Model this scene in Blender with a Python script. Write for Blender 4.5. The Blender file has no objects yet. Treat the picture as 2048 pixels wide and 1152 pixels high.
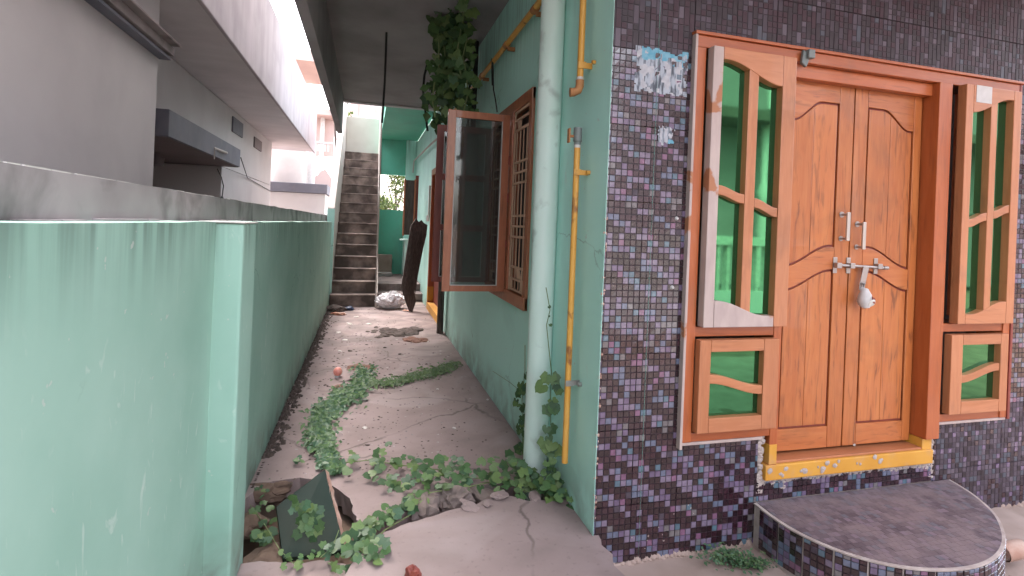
import bpy, bmesh, math, random
from mathutils import Vector, Matrix
from mathutils import noise as mnoise
random.seed(7)
S = bpy.context.scene
COL = S.collection
# ------------------------------------------------------------------ camera, sky, sun, exposure
EYE = 1.5; FPX = 1064.0; ROLL = 0.04; PSI = math.atan(297 / FPX)
cam = bpy.data.cameras.new("camera"); camo = bpy.data.objects.new("camera", cam); COL.objects.link(camo)
cam.sensor_width = 36.0; cam.lens = FPX / 2048 * 36.0; cam.clip_start = 0.05; cam.clip_end = 1000
_pp = (1024 + 121 * math.sin(ROLL), 576 - 121 * math.cos(ROLL))
cam.shift_x = (1024 - _pp[0]) / 2048; cam.shift_y = (_pp[1] - 576) / 2048
camo.location = (0, 0, EYE)
_fw = Vector((math.sin(PSI), math.cos(PSI), 0)); _rt = Vector((math.cos(PSI), -math.sin(PSI), 0)); _up = Vector((0, 0, 1))
_r2 = _rt * math.cos(ROLL) + _up * math.sin(ROLL)     # picture turned clockwise by ROLL
_u2 = _up * math.cos(ROLL) - _rt * math.sin(ROLL)
camo.rotation_euler = Matrix((_r2, _u2, -_fw)).transposed().to_euler()
S.camera = camo
W = bpy.data.worlds.new("World"); S.world = W; W.use_nodes = True
wn = W.node_tree.nodes; wl = W.node_tree.links
bg = wn["Background"]; sky = wn.new("ShaderNodeTexSky"); sky.sky_type = 'NISHITA'; sky.sun_disc = False
SUN_EL = math.radians(58); SUN_AZ = math.radians(-25)   # azimuth from +Y towards +X
sky.sun_elevation = SUN_EL; sky.sun_rotation = SUN_AZ; sky.dust_density = 4.0; sky.air_density = 1.4; sky.ozone_density = 0.6
hz = wn.new('ShaderNodeHueSaturation'); hz.inputs['Saturation'].default_value = 0.35   # thin bright cloud: nearly colourless sky
tn = wn.new('ShaderNodeMix'); tn.data_type = 'RGBA'; tn.blend_type = 'MULTIPLY'; tn.inputs[0].default_value = 1; tn.inputs[7].default_value = (1.0, 0.955, 0.97, 1)
wl.new(sky.outputs[0], hz.inputs['Color']); wl.new(hz.outputs[0], tn.inputs[6]); wl.new(tn.outputs[2], bg.inputs[0]); bg.inputs[1].default_value = 0.15
sl = bpy.data.lights.new("sun", 'SUN'); so = bpy.data.objects.new("sun", sl); COL.objects.link(so)
sl.energy = 0.5; sl.angle = math.radians(30); sl.color = (1.0, 0.94, 0.88)
_sd = Vector((math.sin(SUN_AZ) * math.cos(SUN_EL), math.cos(SUN_AZ) * math.cos(SUN_EL), math.sin(SUN_EL)))
so.rotation_euler = _sd.to_track_quat('Z', 'Y').to_euler(); so.location = (-4, 6, 12)
S.view_settings.view_transform = 'Standard'; S.view_settings.look = 'None'
S.view_settings.gamma = 1; S.view_settings.use_curve_mapping = False
S.view_settings.exposure = 3.3
S.cycles.max_bounces = 8; S.cycles.diffuse_bounces = 5; S.cycles.use_denoising = True

# ------------------------------------------------------------------ helpers
def ray(px, py):
    dx, dy = px - 1024, py - 576
    u = dx * math.cos(ROLL) + dy * math.sin(ROLL); v = -dx * math.sin(ROLL) + dy * math.cos(ROLL) + 121
    return _fw * FPX + _rt * u - _up * v
def hit(ax, val, px, py):            # where the line of sight through a photo pixel meets an axis plane
    r = ray(px, py); o = Vector((0, 0, EYE)); return o + r * ((val - o[ax]) / r[ax])
atX = lambda v, x, y: hit(0, v, x, y)
atY = lambda v, x, y: hit(1, v, x, y)
atZ = lambda v, x, y: hit(2, v, x, y)
def R(a, b): return random.uniform(a, b)

def mat(name, col, rough=0.7, col2=None, scale=6.0, stretch=(1, 1, 1), bump=0.15, bscale=40.0, metal=0.0, spec=0.5,
        dirt=None, dirt_scale=2.0, dirt_amt=0.5, detail=6, trans=0.0, coat=0.0, lo=0.35, hi=0.65, dist=0.0, extra=None, dlo=0.45, dhi=0.75, ior=1.5):
    m = bpy.data.materials.new(name); m.use_nodes = True
    n = m.node_tree.nodes; l = m.node_tree.links; p = n["Principled BSDF"]
    p.inputs["IOR"].default_value = ior; p.inputs["Roughness"].default_value = rough; p.inputs["Metallic"].default_value = metal
    p.inputs["Specular IOR Level"].default_value = spec
    p.inputs["Transmission Weight"].default_value = trans; p.inputs["Coat Weight"].default_value = coat
    tc = n.new("ShaderNodeTexCoord"); mp = n.new("ShaderNodeMapping"); mp.inputs[3].default_value = stretch
    l.new(tc.outputs["Object"], mp.inputs[0])
    def noise(sc, det=6, d=0.0, src=None):
        t = n.new("ShaderNodeTexNoise"); t.inputs["Scale"].default_value = sc; t.inputs["Detail"].default_value = det
        t.inputs["Distortion"].default_value = d; l.new(src or mp.outputs[0], t.inputs[0]); return t
    def ramp(src, a, b):
        r = n.new("ShaderNodeMapRange"); r.inputs[1].default_value = a; r.inputs[2].default_value = b; l.new(src, r.inputs[0]); return r.outputs[0]
    def mix(fac, a, b):
        x = n.new("ShaderNodeMix"); x.data_type = 'RGBA'
        if hasattr(fac, 'name'): l.new(fac, x.inputs[0])
        else: x.inputs[0].default_value = fac
        for k, c in ((6, a), (7, b)):
            if hasattr(c, 'name'): l.new(c, x.inputs[k])
            else: x.inputs[k].default_value = (*c, 1)
        return x.outputs[2]
    def mul(a, b):
        x = n.new("ShaderNodeMath"); x.operation = 'MULTIPLY'
        for k, c in ((0, a), (1, b)):
            if hasattr(c, 'name'): l.new(c, x.inputs[k])
            else: x.inputs[k].default_value = c
        return x.outputs[0]
    out = None
    if col2 is not None:
        out = mix(ramp(noise(scale, detail, dist).outputs[0], lo, hi), col, col2)
    cur = out if out is not None else col
    if dirt is not None:
        cur = mix(mul(ramp(noise(dirt_scale, 8, 0.3, tc.outputs["Object"]).outputs[0], dlo, dhi), dirt_amt), cur, dirt)
    if extra: cur = extra(m, n, l, tc, noise, ramp, mix, mul, cur) or cur
    if hasattr(cur, 'name'): l.new(cur, p.inputs[0])
    else: p.inputs[0].default_value = (*cur, 1)
    if bump:
        b = n.new("ShaderNodeBump"); b.inputs[0].default_value = bump; b.inputs[1].default_value = 0.01
        l.new(noise(bscale, 5).outputs[0], b.inputs[2]); l.new(b.outputs[0], p.inputs["Normal"])
    return m

class MB:                              # collects shapes, links them as one mesh object
    def __init__(s): s.v = []; s.f = []; s.mi = []
    def add(s, vs, fs, mi=0):
        k = len(s.v); s.v += [tuple(v) for v in vs]; s.f += [tuple(i + k for i in f) for f in fs]; s.mi += [mi] * len(fs); return s
    def box(s, x0, x1, y0, y1, z0, z1, mi=0):
        return s.add([(x0,y0,z0),(x1,y0,z0),(x1,y1,z0),(x0,y1,z0),(x0,y0,z1),(x1,y0,z1),(x1,y1,z1),(x0,y1,z1)],
                     [(0,3,2,1),(4,5,6,7),(0,1,5,4),(1,2,6,5),(2,3,7,6),(3,0,4,7)], mi)
    def prism(s, pts, ax, a, b, mi=0):  # outline in the plane across axis ax, from a to b
        n = len(pts)
        def P(p, t):
            if ax == 0: return (t, p[0], p[1])
            if ax == 1: return (p[0], t, p[1])
            return (p[0], p[1], t)
        area = sum(pts[i][0]*pts[(i+1)%n][1]-pts[(i+1)%n][0]*pts[i][1] for i in range(n))
        if area < 0: pts = pts[::-1]
        vs = [P(p, a) for p in pts] + [P(p, b) for p in pts]
        fs = [tuple(range(n))[::-1], tuple(range(n, 2*n))] + [(i, (i+1)%n, n+(i+1)%n, n+i) for i in range(n)]
        return s.add(vs, fs, mi)
    def tube(s, pts, r, n=12, mi=0, cap=True):
        pts = [Vector(p) for p in pts]; rr = r if isinstance(r, (list, tuple)) else [r]*len(pts); vs = []; fs = []
        for i, p in enumerate(pts):
            d = (pts[min(i+1, len(pts)-1)] - pts[max(i-1, 0)]).normalized()
            a = d.orthogonal().normalized() if i == 0 else (pa - d*pa.dot(d)).normalized()
            pa = a; b_ = d.cross(a)
            for k in range(n):
                t = 2*math.pi*k/n; vs.append(p + (a*math.cos(t) + b_*math.sin(t))*rr[i])
        for i in range(len(pts)-1):
            for k in range(n): fs.append((i*n+k, i*n+(k+1)%n, (i+1)*n+(k+1)%n, (i+1)*n+k))
        if cap: fs += [tuple(range(n))[::-1], tuple((len(pts)-1)*n+k for k in range(n))]
        return s.add(vs, fs, mi)
    def build(s, name, m, parent=None, bev=0.0, smooth=False, seg=2, kind=None, rough=0.0):
        me = bpy.data.meshes.new(name); me.from_pydata(s.v, [], s.f)
        for x in (m if isinstance(m, (list, tuple)) else [m]): me.materials.append(x)
        me.polygons.foreach_set("material_index", s.mi)
        bm = bmesh.new(); bm.from_mesh(me); bmesh.ops.recalc_face_normals(bm, faces=bm.faces)
        if bev:
            es = [e for e in bm.edges if len(e.link_faces) == 2 and e.calc_face_angle(0) > 0.6]
            bmesh.ops.bevel(bm, geom=es, offset=bev, segments=seg, affect='EDGES', profile=0.6, clamp_overlap=True)
        bm.to_mesh(me); bm.free()
        if smooth:
            me.polygons.foreach_set("use_smooth", [True]*len(me.polygons))
            try: me.set_sharp_from_angle(angle=math.radians(40))
            except Exception: pass
        o = bpy.data.objects.new(name, me); COL.objects.link(o)
        if parent: o.parent = parent
        if kind: o['kind'] = kind
        return o
def tag(o, label, cat, group=None, kind=None):
    o['label'] = label; o['category'] = cat
    if group: o['group'] = group
    if kind: o['kind'] = kind
    return o
def thing(name, label, cat, loc=(0,0,0), group=None):
    o = bpy.data.objects.new(name, None); o.empty_display_size = 0.1; COL.objects.link(o); o.location = loc
    bpy.context.view_layer.update() if False else None
    return tag(o, label, cat, group)
def adopt(root, *obs):                 # meshes built in world coordinates: keep them there under a moved Empty
    for o in obs:
        if o.parent is root and not o.get('_ad'):
            o.matrix_parent_inverse = Matrix.Translation(root.location).inverted()
def finish(root):
    for o in list(COL.objects):
        if o.parent is root: o.matrix_parent_inverse = Matrix.Translation(root.location).inverted()

# ------------------------------------------------------------------ materials
def drips(top, dark, amt=0.55, zspan=0.35):
    def ex(m, n, l, tc, noise, ramp, mix, mul, cur):
        mp = n.new("ShaderNodeMapping"); mp.inputs[3].default_value = (14, 14, 0.7); l.new(tc.outputs["Object"], mp.inputs[0])
        t = noise(1.6, 6, 0.2, mp.outputs[0])
        s = n.new("ShaderNodeSeparateXYZ"); l.new(tc.outputs["Object"], s.inputs[0])
        g = ramp(s.outputs[2], top - zspan, top)
        g2 = n.new("ShaderNodeMath"); g2.operation = 'POWER'; l.new(g, g2.inputs[0]); g2.inputs[1].default_value = 1.6
        f = mul(mul(ramp(t.outputs[0], 0.42, 0.66), g2.outputs[0]), amt)
        cur = mix(f, cur, dark)
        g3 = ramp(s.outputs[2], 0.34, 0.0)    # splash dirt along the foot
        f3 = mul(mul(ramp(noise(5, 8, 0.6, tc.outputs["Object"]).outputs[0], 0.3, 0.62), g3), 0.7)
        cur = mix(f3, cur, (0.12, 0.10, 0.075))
        # small chips of missing paint
        f4 = mul(ramp(noise(22, 3, 0.0, tc.outputs["Object"]).outputs[0], 0.73, 0.75), 0.6)
        cur = mix(f4, cur, (0.5, 0.52, 0.48))
        mq = n.new("ShaderNodeMapping"); mq.inputs[3].default_value = (5, 9, 3); l.new(tc.outputs["Object"], mq.inputs[0])
        f5 = mul(mul(ramp(noise(2.2, 8, 1.2, mq.outputs[0]).outputs[0], 0.63, 0.70), ramp(noise(1.1, 2, 0, tc.outputs["Object"]).outputs[0], 0.5, 0.6)), 0.45)
        cur = mix(f5, cur, (0.55, 0.64, 0.58))
        vv = n.new("ShaderNodeTexVoronoi"); vv.feature = 'DISTANCE_TO_EDGE'; vv.inputs["Scale"].default_value = 0.9
        nd = noise(4, 6, 0, tc.outputs["Object"]); am = n.new("ShaderNodeMix"); am.data_type = 'RGBA'; am.inputs[0].default_value = 0.25
        l.new(tc.outputs["Object"], am.inputs[6]); l.new(nd.outputs[1], am.inputs[7]); l.new(am.outputs[2], vv.inputs["Vector"])
        return mix(mul(mul(ramp(vv.outputs[0], 0.004, 0.001), ramp(noise(1.7, 2, 0, tc.outputs["Object"]).outputs[0], 0.5, 0.58)), 0.4), cur, (0.06, 0.12, 0.09))
    return ex
M = {}
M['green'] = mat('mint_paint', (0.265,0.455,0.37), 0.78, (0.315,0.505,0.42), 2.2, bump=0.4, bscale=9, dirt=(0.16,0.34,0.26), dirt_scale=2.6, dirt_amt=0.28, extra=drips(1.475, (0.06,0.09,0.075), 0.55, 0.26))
M['aqua'] = mat('aqua_paint', (0.45,0.76,0.675), 0.6, (0.49,0.79,0.71), 1.2, bump=0.2, bscale=12, dirt=(0.2,0.4,0.34), dirt_scale=2.0, dirt_amt=0.25, extra=drips(3.4, (0.08,0.16,0.12), 0.5, 0.9))
M['teal'] = mat('deep_teal_paint', (0.10,0.42,0.30), 0.6, (0.13,0.47,0.34), 1.5, bump=0.2, dirt=(0.12,0.2,0.15), dirt_scale=3, dirt_amt=0.4)
M['pipe_paint'] = mat('pale_pipe_paint', (0.60,0.76,0.69), 0.5, (0.68,0.79,0.74), 2.0, (4,4,1), bump=0.1, dirt=(0.22,0.25,0.22), dirt_scale=7, dirt_amt=0.5, dlo=0.58, dhi=0.72)
def cracks_far_shade(m, n, l, tc, noise, ramp, mix, mul, cur):
    nz = noise(3.0, 6, 0, tc.outputs["Object"]); ad = n.new("ShaderNodeMix"); ad.data_type = 'RGBA'; ad.inputs[0].default_value = 0.22
    l.new(tc.outputs["Object"], ad.inputs[6]); l.new(nz.outputs[1], ad.inputs[7])
    v = n.new("ShaderNodeTexVoronoi"); v.feature = 'DISTANCE_TO_EDGE'; v.inputs["Scale"].default_value = 1.05; l.new(ad.outputs[2], v.inputs["Vector"])
    k = mul(ramp(v.outputs[0], 0.010, 0.003), ramp(noise(1.3, 2, 0, tc.outputs["Object"]).outputs[0], 0.46, 0.56))
    cur = mix(mul(k, 0.6), cur, (0.05, 0.035, 0.03))
    cur = mix(mul(ramp(noise(38, 4, 0, tc.outputs["Object"]).outputs[0], 0.60, 0.72), 0.35), cur, (0.12, 0.09, 0.08))
    s_ = noise(0.9, 4, 1.5, tc.outputs["Object"]); cur = mix(mul(ramp(s_.outputs[0], 0.52, 0.60), 0.35), cur, (0.38, 0.31, 0.30))
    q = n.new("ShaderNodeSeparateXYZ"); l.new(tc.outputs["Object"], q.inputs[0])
    return mix(mul(mul(ramp(q.outputs[1], 4.5, 7.0), ramp(noise(2.2, 7, 0.8, tc.outputs["Object"]).outputs[0], 0.40, 0.6)), 0.65), cur, (0.10, 0.075, 0.07))  # far floor darkened in the colour, standing in for weaker light there
M['concrete'] = mat('pink_grey_concrete', (0.235,0.175,0.165), 0.85, (0.285,0.215,0.205), 2.2, bump=0.35, bscale=60, dirt=(0.13,0.095,0.085), dirt_scale=2.4, dirt_amt=0.5, dlo=0.5, dhi=0.72, extra=cracks_far_shade)
M['rawconc'] = mat('raw_grey_concrete', (0.30,0.27,0.26), 0.9, (0.40,0.36,0.35), 4, bump=0.5, bscale=50, dirt=(0.05,0.045,0.04), dirt_scale=3, dirt_amt=0.6)
M['stairconc'] = mat('stained_stair_concrete', (0.085,0.062,0.052), 0.9, (0.27,0.205,0.175), 3.4, lo=0.42, hi=0.62, bump=0.6, bscale=35, dirt=(0.05,0.04,0.035), dirt_scale=6, dirt_amt=0.75)
M['stonegrey'] = mat('broken_stone', (0.15,0.115,0.10), 0.9, (0.24,0.185,0.17), 8, bump=0.6, bscale=50, dirt=(0.10,0.07,0.06), dirt_scale=9, dirt_amt=0.5)
M['earth'] = mat('damp_earth', (0.11,0.07,0.05), 0.95, (0.20,0.135,0.10), 5, bump=1.0, bscale=30)
M['sandy'] = mat('sandy_ground', (0.28,0.21,0.18), 0.95, (0.35,0.27,0.235), 3, bump=0.7, bscale=50, dirt=(0.16,0.11,0.08), dirt_scale=4, dirt_amt=0.5)
M['soffit'] = mat('unpainted_soffit', (0.25,0.232,0.24), 0.85, (0.30,0.282,0.29), 1.6, bump=0.2, dirt=(0.08,0.075,0.075), dirt_scale=1.3, dirt_amt=0.5)
M['nbr'] = mat('lilac_grey_wall', (0.50,0.485,0.495), 0.75, (0.54,0.53,0.535), 1.0, bump=0.15, bscale=10, dirt=(0.34,0.33,0.35), dirt_scale=1.6, dirt_amt=0.4)
M['nbrw'] = mat('pale_lilac_plaster', (0.56,0.535,0.555), 0.75, (0.62,0.59,0.615), 1.4, (1,3,1), bump=0.15, dirt=(0.36,0.34,0.37), dirt_scale=1.8, dirt_amt=0.4)
M['fascia'] = mat('rain_streaked_lilac_fascia', (0.36,0.335,0.36), 0.8, (0.42,0.39,0.42), 1.8, (1,3,.35), bump=0.2, dirt=(0.22,0.20,0.22), dirt_scale=2.2, dirt_amt=0.5)
M['nbrblue'] = mat('blue_grey_canopy', (0.12,0.13,0.165), 0.7, (0.15,0.16,0.20), 2, bump=0.2, dirt=(0.22,0.21,0.23), dirt_scale=6, dirt_amt=0.4)
M['under'] = mat('brown_underside', (0.17,0.145,0.15), 0.8, (0.20,0.17,0.18), 2, bump=0.2)
M['cap'] = mat('weathered_grey_parapet', (0.24,0.21,0.212), 0.9, (0.32,0.285,0.287), 3, bump=0.5, bscale=40, dirt=(0.04,0.04,0.037), dirt_scale=3.6, dirt_amt=0.75, dlo=0.5, dhi=0.68)
M['limewash'] = mat('chipped_whitewash', (0.62,0.60,0.56), 0.85, (0.5,0.5,0.47), 9, bump=0.5, dirt=(0.2,0.2,0.18), dirt_scale=12, dirt_amt=0.6)
M['pinkhouse'] = mat('pale_pink_house', (0.44,0.33,0.31), 0.8, (0.50,0.39,0.36), 1, bump=0.1)
M['cream'] = mat('cream_wall', (0.44,0.39,0.36), 0.8, (0.50,0.45,0.42), 2, bump=0.1, dirt=(0.4,0.34,0.3), dirt_scale=3, dirt_amt=0.4)
def wood(name, c1, c2, st, dark=(0.10,0.03,0.012), rough=0.42, amt=0.7):
    def ex(m, n, l, tc, noise, ramp, mix, mul, cur):
        mp = n.new("ShaderNodeMapping"); mp.inputs[3].default_value = tuple(s*1.0 for s in st); l.new(tc.outputs["Object"], mp.inputs[0])
        t = noise(3.1, 9, 1.8, mp.outputs[0])
        cur = mix(mul(ramp(t.outputs[0], 0.54, 0.70), amt), cur, dark)
        t2 = noise(9, 4, 0.4, mp.outputs[0])
        oi = n.new("ShaderNodeObjectInfo"); cur = mix(mul(oi.outputs["Random"], 0.30), cur, (c1[0]*.55, c1[1]*.45, c1[2]*.4))
        cur = mix(mul(ramp(noise(3.5, 7, 0.5, tc.outputs["Object"]).outputs[0], 0.56, 0.72), 0.35), cur, (0.12, 0.055, 0.03))
        return mix(mul(ramp(t2.outputs[0], 0.5, 0.8), 0.35), cur, (c2[0]*1.12, c2[1]*1.25, c2[2]*1.3))
    return mat(name, c1, rough, c2, 2.2, st, bump=0.12, bscale=8, dist=1.2, extra=ex, coat=0.25)
M['wood'] = wood('orange_wood', (0.41,0.118,0.030), (0.46,0.152,0.042), (9,9,0.9))
M['woodh'] = wood('orange_wood_across', (0.39,0.110,0.029), (0.445,0.145,0.042), (0.9,9,9))
M['sashwood'] = wood('pale_orange_wood', (0.40,0.145,0.058), (0.45,0.175,0.078), (9,9,0.9), (0.25,0.09,0.04), 0.5, 0.35)
M['sashwoodh'] = wood('pale_orange_wood_across', (0.40,0.145,0.058), (0.45,0.175,0.078), (0.9,9,9), (0.25,0.09,0.04), 0.5, 0.35)
M['frame'] = wood('red_orange_frame_wood', (0.34,0.078,0.019), (0.40,0.105,0.03), (8,8,0.8), (0.16,0.04,0.015), 0.4, 0.45)
M['frameh'] = wood('red_orange_frame_wood_across', (0.34,0.078,0.019), (0.40,0.105,0.03), (0.8,8,8), (0.16,0.04,0.015), 0.4, 0.45)
M['primer'] = mat('greyish_primer_on_wood', (0.36,0.28,0.26), 0.7, (0.43,0.34,0.31), 6, (3,3,1), bump=0.3, dirt=(0.33,0.12,0.045), dirt_scale=5, dirt_amt=0.9, dlo=0.60, dhi=0.63)
M['winwood'] = wood('brown_orange_window_wood', (0.36,0.11,0.05), (0.43,0.15,0.07), (6,6,1), (0.15,0.045,0.02), 0.5, 0.4)
M['grille'] = mat('bare_tan_wood', (0.52,0.32,0.22), 0.7, (0.58,0.38,0.27), 6, bump=0.2)
M['darkred'] = mat('dark_red_door_paint', (0.17,0.03,0.022), 0.5, (0.22,0.045,0.03), 4, (5,5,1), bump=0.15)
M['yellow'] = mat('yellow_paint', (0.50,0.225,0.022), 0.55, (0.56,0.28,0.04), 4, bump=0.2, dirt=(0.45,0.25,0.12), dirt_scale=9, dirt_amt=0.7, dlo=0.52, dhi=0.7)
M['yellowpipe'] = mat('yellow_pipe_paint', (0.60,0.29,0.045), 0.45, (0.64,0.33,0.07), 8, bump=0.1, dirt=(0.22,0.075,0.025), dirt_scale=7, dirt_amt=0.9, dlo=0.60, dhi=0.66)
M['rust'] = mat('rusty_elbow', (0.30,0.12,0.045), 0.7, (0.42,0.19,0.07), 20, bump=0.4)
M['steel'] = mat('dull_steel', (0.38,0.36,0.35), 0.35, metal=0.8, bump=0.05)
M['shiny'] = mat('pale_handle_metal', (0.5,0.46,0.42), 0.28, metal=0.55, bump=0.0)
M['darksteel'] = mat('grey_fitting', (0.15,0.17,0.165), 0.5, bump=0.2)
M['black'] = mat('black_plastic', (0.012,0.014,0.014), 0.5, bump=0.1)
M['white'] = mat('white_paint', (0.52,0.50,0.49), 0.6, (0.45,0.43,0.42), 20, bump=0.1)
M['plaster'] = mat('torn_plaster', (0.33,0.275,0.255), 0.95, (0.42,0.36,0.33), 14, bump=0.8, bscale=60, dirt=(0.2,0.15,0.13), dirt_scale=18, dirt_amt=0.6)
M['glass'] = mat('green_mirror_glass', (0.07,0.25,0.115), 0.035, metal=0.92, bump=0.015, bscale=3)
M['dglass'] = mat('dark_tinted_glass', (0.012,0.016,0.016), 0.06, spec=0.9, bump=0.0)
M['bag'] = mat('crumpled_white_plastic', (0.66,0.64,0.66), 0.4, (0.74,0.72,0.74), 8, bump=0.25, bscale=18)
M['bark'] = mat('dark_rough_board', (0.055,0.04,0.035), 0.9, (0.11,0.085,0.075), 6, (8,8,1), bump=0.8, bscale=12)
M['granite'] = mat('dark_green_slab', (0.010,0.022,0.017), 0.7, (0.016,0.031,0.025), 4, bump=0.15, dirt=(0.035,0.04,0.03), dirt_scale=5, dirt_amt=0.6, spec=.2)
M['brokenedge'] = mat('pink_broken_edge', (0.35,0.20,0.15), 0.9, (0.46,0.33,0.27), 20, bump=0.8)
M['claydirt'] = mat('red_brown_clod', (0.14,0.065,0.045), 0.95, (0.22,0.11,0.08), 20, bump=0.8)
M['darkdirt'] = mat('dark_dirt_clod', (0.045,0.032,0.028), 0.95, (0.09,0.065,0.055), 25, bump=0.9)
M['chip'] = mat('pale_plaster_chip', (0.50,0.45,0.42), 0.9, (0.66,0.62,0.58), 20, bump=0.4)
M['pinkball'] = mat('pink_plastic', (0.72,0.22,0.17), 0.3, (0.80,0.35,0.28), 30, bump=0.0)
M['blue'] = mat('dark_blue_plastic', (0.02,0.035,0.08), 0.5, bump=0.2)
M['cliporange'] = mat('orange_wrapper', (0.60,0.22,0.12), 0.6, (0.7,0.45,0.35), 15, bump=0.3)
def leafvar(m, n, l, tc, noise, ramp, mix, mul, cur):
    oi = n.new("ShaderNodeObjectInfo"); r = oi.outputs["Random"]
    cur = mix(mul(ramp(r, 0.55, 1.0), 0.55), cur, (0.15, 0.20, 0.055)); cur = mix(mul(ramp(r, 0.35, 0.0), 0.6), cur, (0.022, 0.055, 0.022))
    return mix(mul(ramp(noise(26, 3, 0, tc.outputs["Object"]).outputs[0], 0.62, 0.72), 0.4), cur, (0.10, 0.075, 0.03))
LEAFM = [mat('leaf_green_%s' % w, c, 0.5, c2, 12, bump=0.15, spec=0.35, extra=leafvar) for w, c, c2 in
         (('mid', (0.055,0.115,0.038), (0.07,0.14,0.05)), ('deep', (0.035,0.08,0.032), (0.05,0.105,0.042)), ('light', (0.085,0.155,0.055), (0.115,0.19,0.07)), ('blue', (0.05,0.105,0.06), (0.065,0.135,0.07)))]
for m in LEAFM:
    m.node_tree.nodes["Principled BSDF"].inputs["Subsurface Weight"].default_value = 0.0
M['stem'] = mat('pale_green_stem', (0.13,0.18,0.06), 0.6, (0.18,0.22,0.09), 10, bump=0.1)
# glazed mosaic tones, as kiln print on ceramic
TONES = [(0.020,0.008,0.012), (0.036,0.013,0.020), (0.14,0.10,0.17), (0.185,0.145,0.21), (0.12,0.14,0.205), (0.085,0.145,0.19), (0.19,0.09,0.155), (0.155,0.14,0.145)]
TM = [mat('glazed_mosaic_tone', tuple(x*.72 for x in c), 0.12, tuple(x*.95 for x in c), 30, bump=0.04, spec=1.0, ior=1.58) for c in TONES]
TM.append(mat('dark_mosaic_joint', (0.022,0.013,0.018), 0.5, bump=0.1))                       # 8 grooves
TM += [mat('dusty_shaded_mosaic_tone', c, 0.6, (c[0]*.8+.018, c[1]*.8+.013, c[2]*.8+.016), 14, bump=0.3) for c in ((0.045,0.032,0.045), (0.065,0.048,0.065), (0.10,0.078,0.10), (0.06,0.066,0.085), (0.022,0.013,0.018), (0.035,0.012,0.02))]  # 9..14 dusty tones, also standing in for missing sky reflection high up

BX = 1.11; FY = 2.363; LX = -0.57; SOF = 3.45
# ------------------------------------------------------------------ ground and floors (setting)
def sheet(name, m, x0, x1, y0, y1, z, nx, ny, amp, sc=3.0, kind='structure', fn=None):
    vs = []; fs = []
    for j in range(ny+1):
        for i in range(nx+1):
            x = x0+(x1-x0)*i/nx; y = y0+(y1-y0)*j/ny
            h = mnoise.fractal(Vector((x*sc, y*sc, 1.7)), 1.0, 2.0, 5)*amp
            zz = z + h
            if fn: zz = fn(x, y, zz)
            vs.append((x, y, zz))
    for j in range(ny):
        for i in range(nx): k = j*(nx+1)+i; fs.append((k, k+1, k+nx+2, k+nx+1))
    b = MB(); b.add(vs, fs); o = b.build(name, m, smooth=True, kind=kind); return o
def pit(x, y, z):
    d = math.hypot((x+0.30)/0.34, (y-2.72)/0.30)
    d2 = math.hypot((x-0.02)/0.09, (y-2.75)/0.22)
    z -= 0.20*max(0, 1-d)**0.7 if d < 1 else 0
    z -= 0.10*max(0, 1-d2) if d2 < 1 else 0
    return z
big = MB(); 
for (x0,x1,y0,y1) in ((-150,-1,-150,150),(1.16,150,-150,150),(-1,1.16,-150,1.2),(-1,1.16,3.6,150)):
    big.add([(x0,y0,-0.16),(x1,y0,-0.16),(x1,y1,-0.16),(x0,y1,-0.16)], [(0,1,2,3)])
big.build('ground', M['earth'], kind='structure')
sheet('trench_earth', M['earth'], -1.0, 1.16, 1.2, 3.6, -0.15, 90, 90, 0.035, 4.0, fn=pit)
sheet('yard_ground', M['sandy'], 1.06, 6.0, -1.5, FY+0.01, -0.125, 120, 60, 0.022, 2.2,
      fn=lambda x, y, z: z + 0.03*max(0, (y-1.9)/0.46) * (0.5+0.8*mnoise.noise(Vector((x*5, 0, 0)))) - 0.02)
def ragged(pts, step=0.035, amp=0.012, seed=0.0, skip=()):
    out = []
    for i in range(len(pts)):
        a, b = Vector(pts[i]), Vector(pts[(i+1) % len(pts)]); L = (b-a).length
        if i in skip: out.append(tuple(a)); continue
        n = max(1, int(L/step)); nrm = Vector((-(b-a).y, (b-a).x)).normalized()
        for k in range(n):
            p = a+(b-a)*k/n
            q = mnoise.noise(Vector((p.x*22, p.y*22, seed)))*amp*1.6 + mnoise.noise(Vector((p.x*60, p.y*60, seed)))*amp*0.7
            p = p + nrm*(q if k else 0); out.append((p.x, p.y))
    return out
def gp(pts, z=0.0): return [tuple(atZ(z, *p)[:2]) for p in pts]
def slab(name, pts, z, th, m, amp=0.012, skip=(), tilt=None, kind='structure', wob=0.004):
    out = ragged(pts, amp=amp, skip=skip, seed=z*10)
    bm = bmesh.new(); vs = [bm.verts.new((x, y, z)) for x, y in out]
    f = bm.faces.new(vs); 
    if f.normal.z < 0: f.normal_flip()
    r = bmesh.ops.triangulate(bm, faces=[f])
    lower = bmesh.ops.extrude_face_region(bm, geom=list(bm.faces))
    nv = [v for v in lower['geom'] if isinstance(v, bmesh.types.BMVert)]
    cx = sum(v.co.x for v in nv)/len(nv); cy = sum(v.co.y for v in nv)/len(nv)
    for v in nv:
        v.co.z -= th*R(0.85, 1.15); d = Vector((cx-v.co.x, cy-v.co.y, 0)); v.co += d.normalized()*min(R(0, 0.03), d.length*0.3)
    bmesh.ops.recalc_face_normals(bm, faces=bm.faces)
    if tilt: 
        for v in bm.verts: v.co.z += tilt(v.co.x, v.co.y)
    me = bpy.data.meshes.new(name); bm.to_mesh(me); bm.free(); me.materials.append(m)
    o = bpy.data.objects.new(name, me); COL.objects.link(o)
    if kind: o['kind'] = kind
    return o
edge = gp([(498,992),(520,972),(545,962),(600,955),(650,962),(690,990),(702,1005),(712,1040),(740,1052),(800,1034),(835,1012),(850,992),(905,985),(960,972),(1010,965),(1060,950),(1125,990)])
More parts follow.
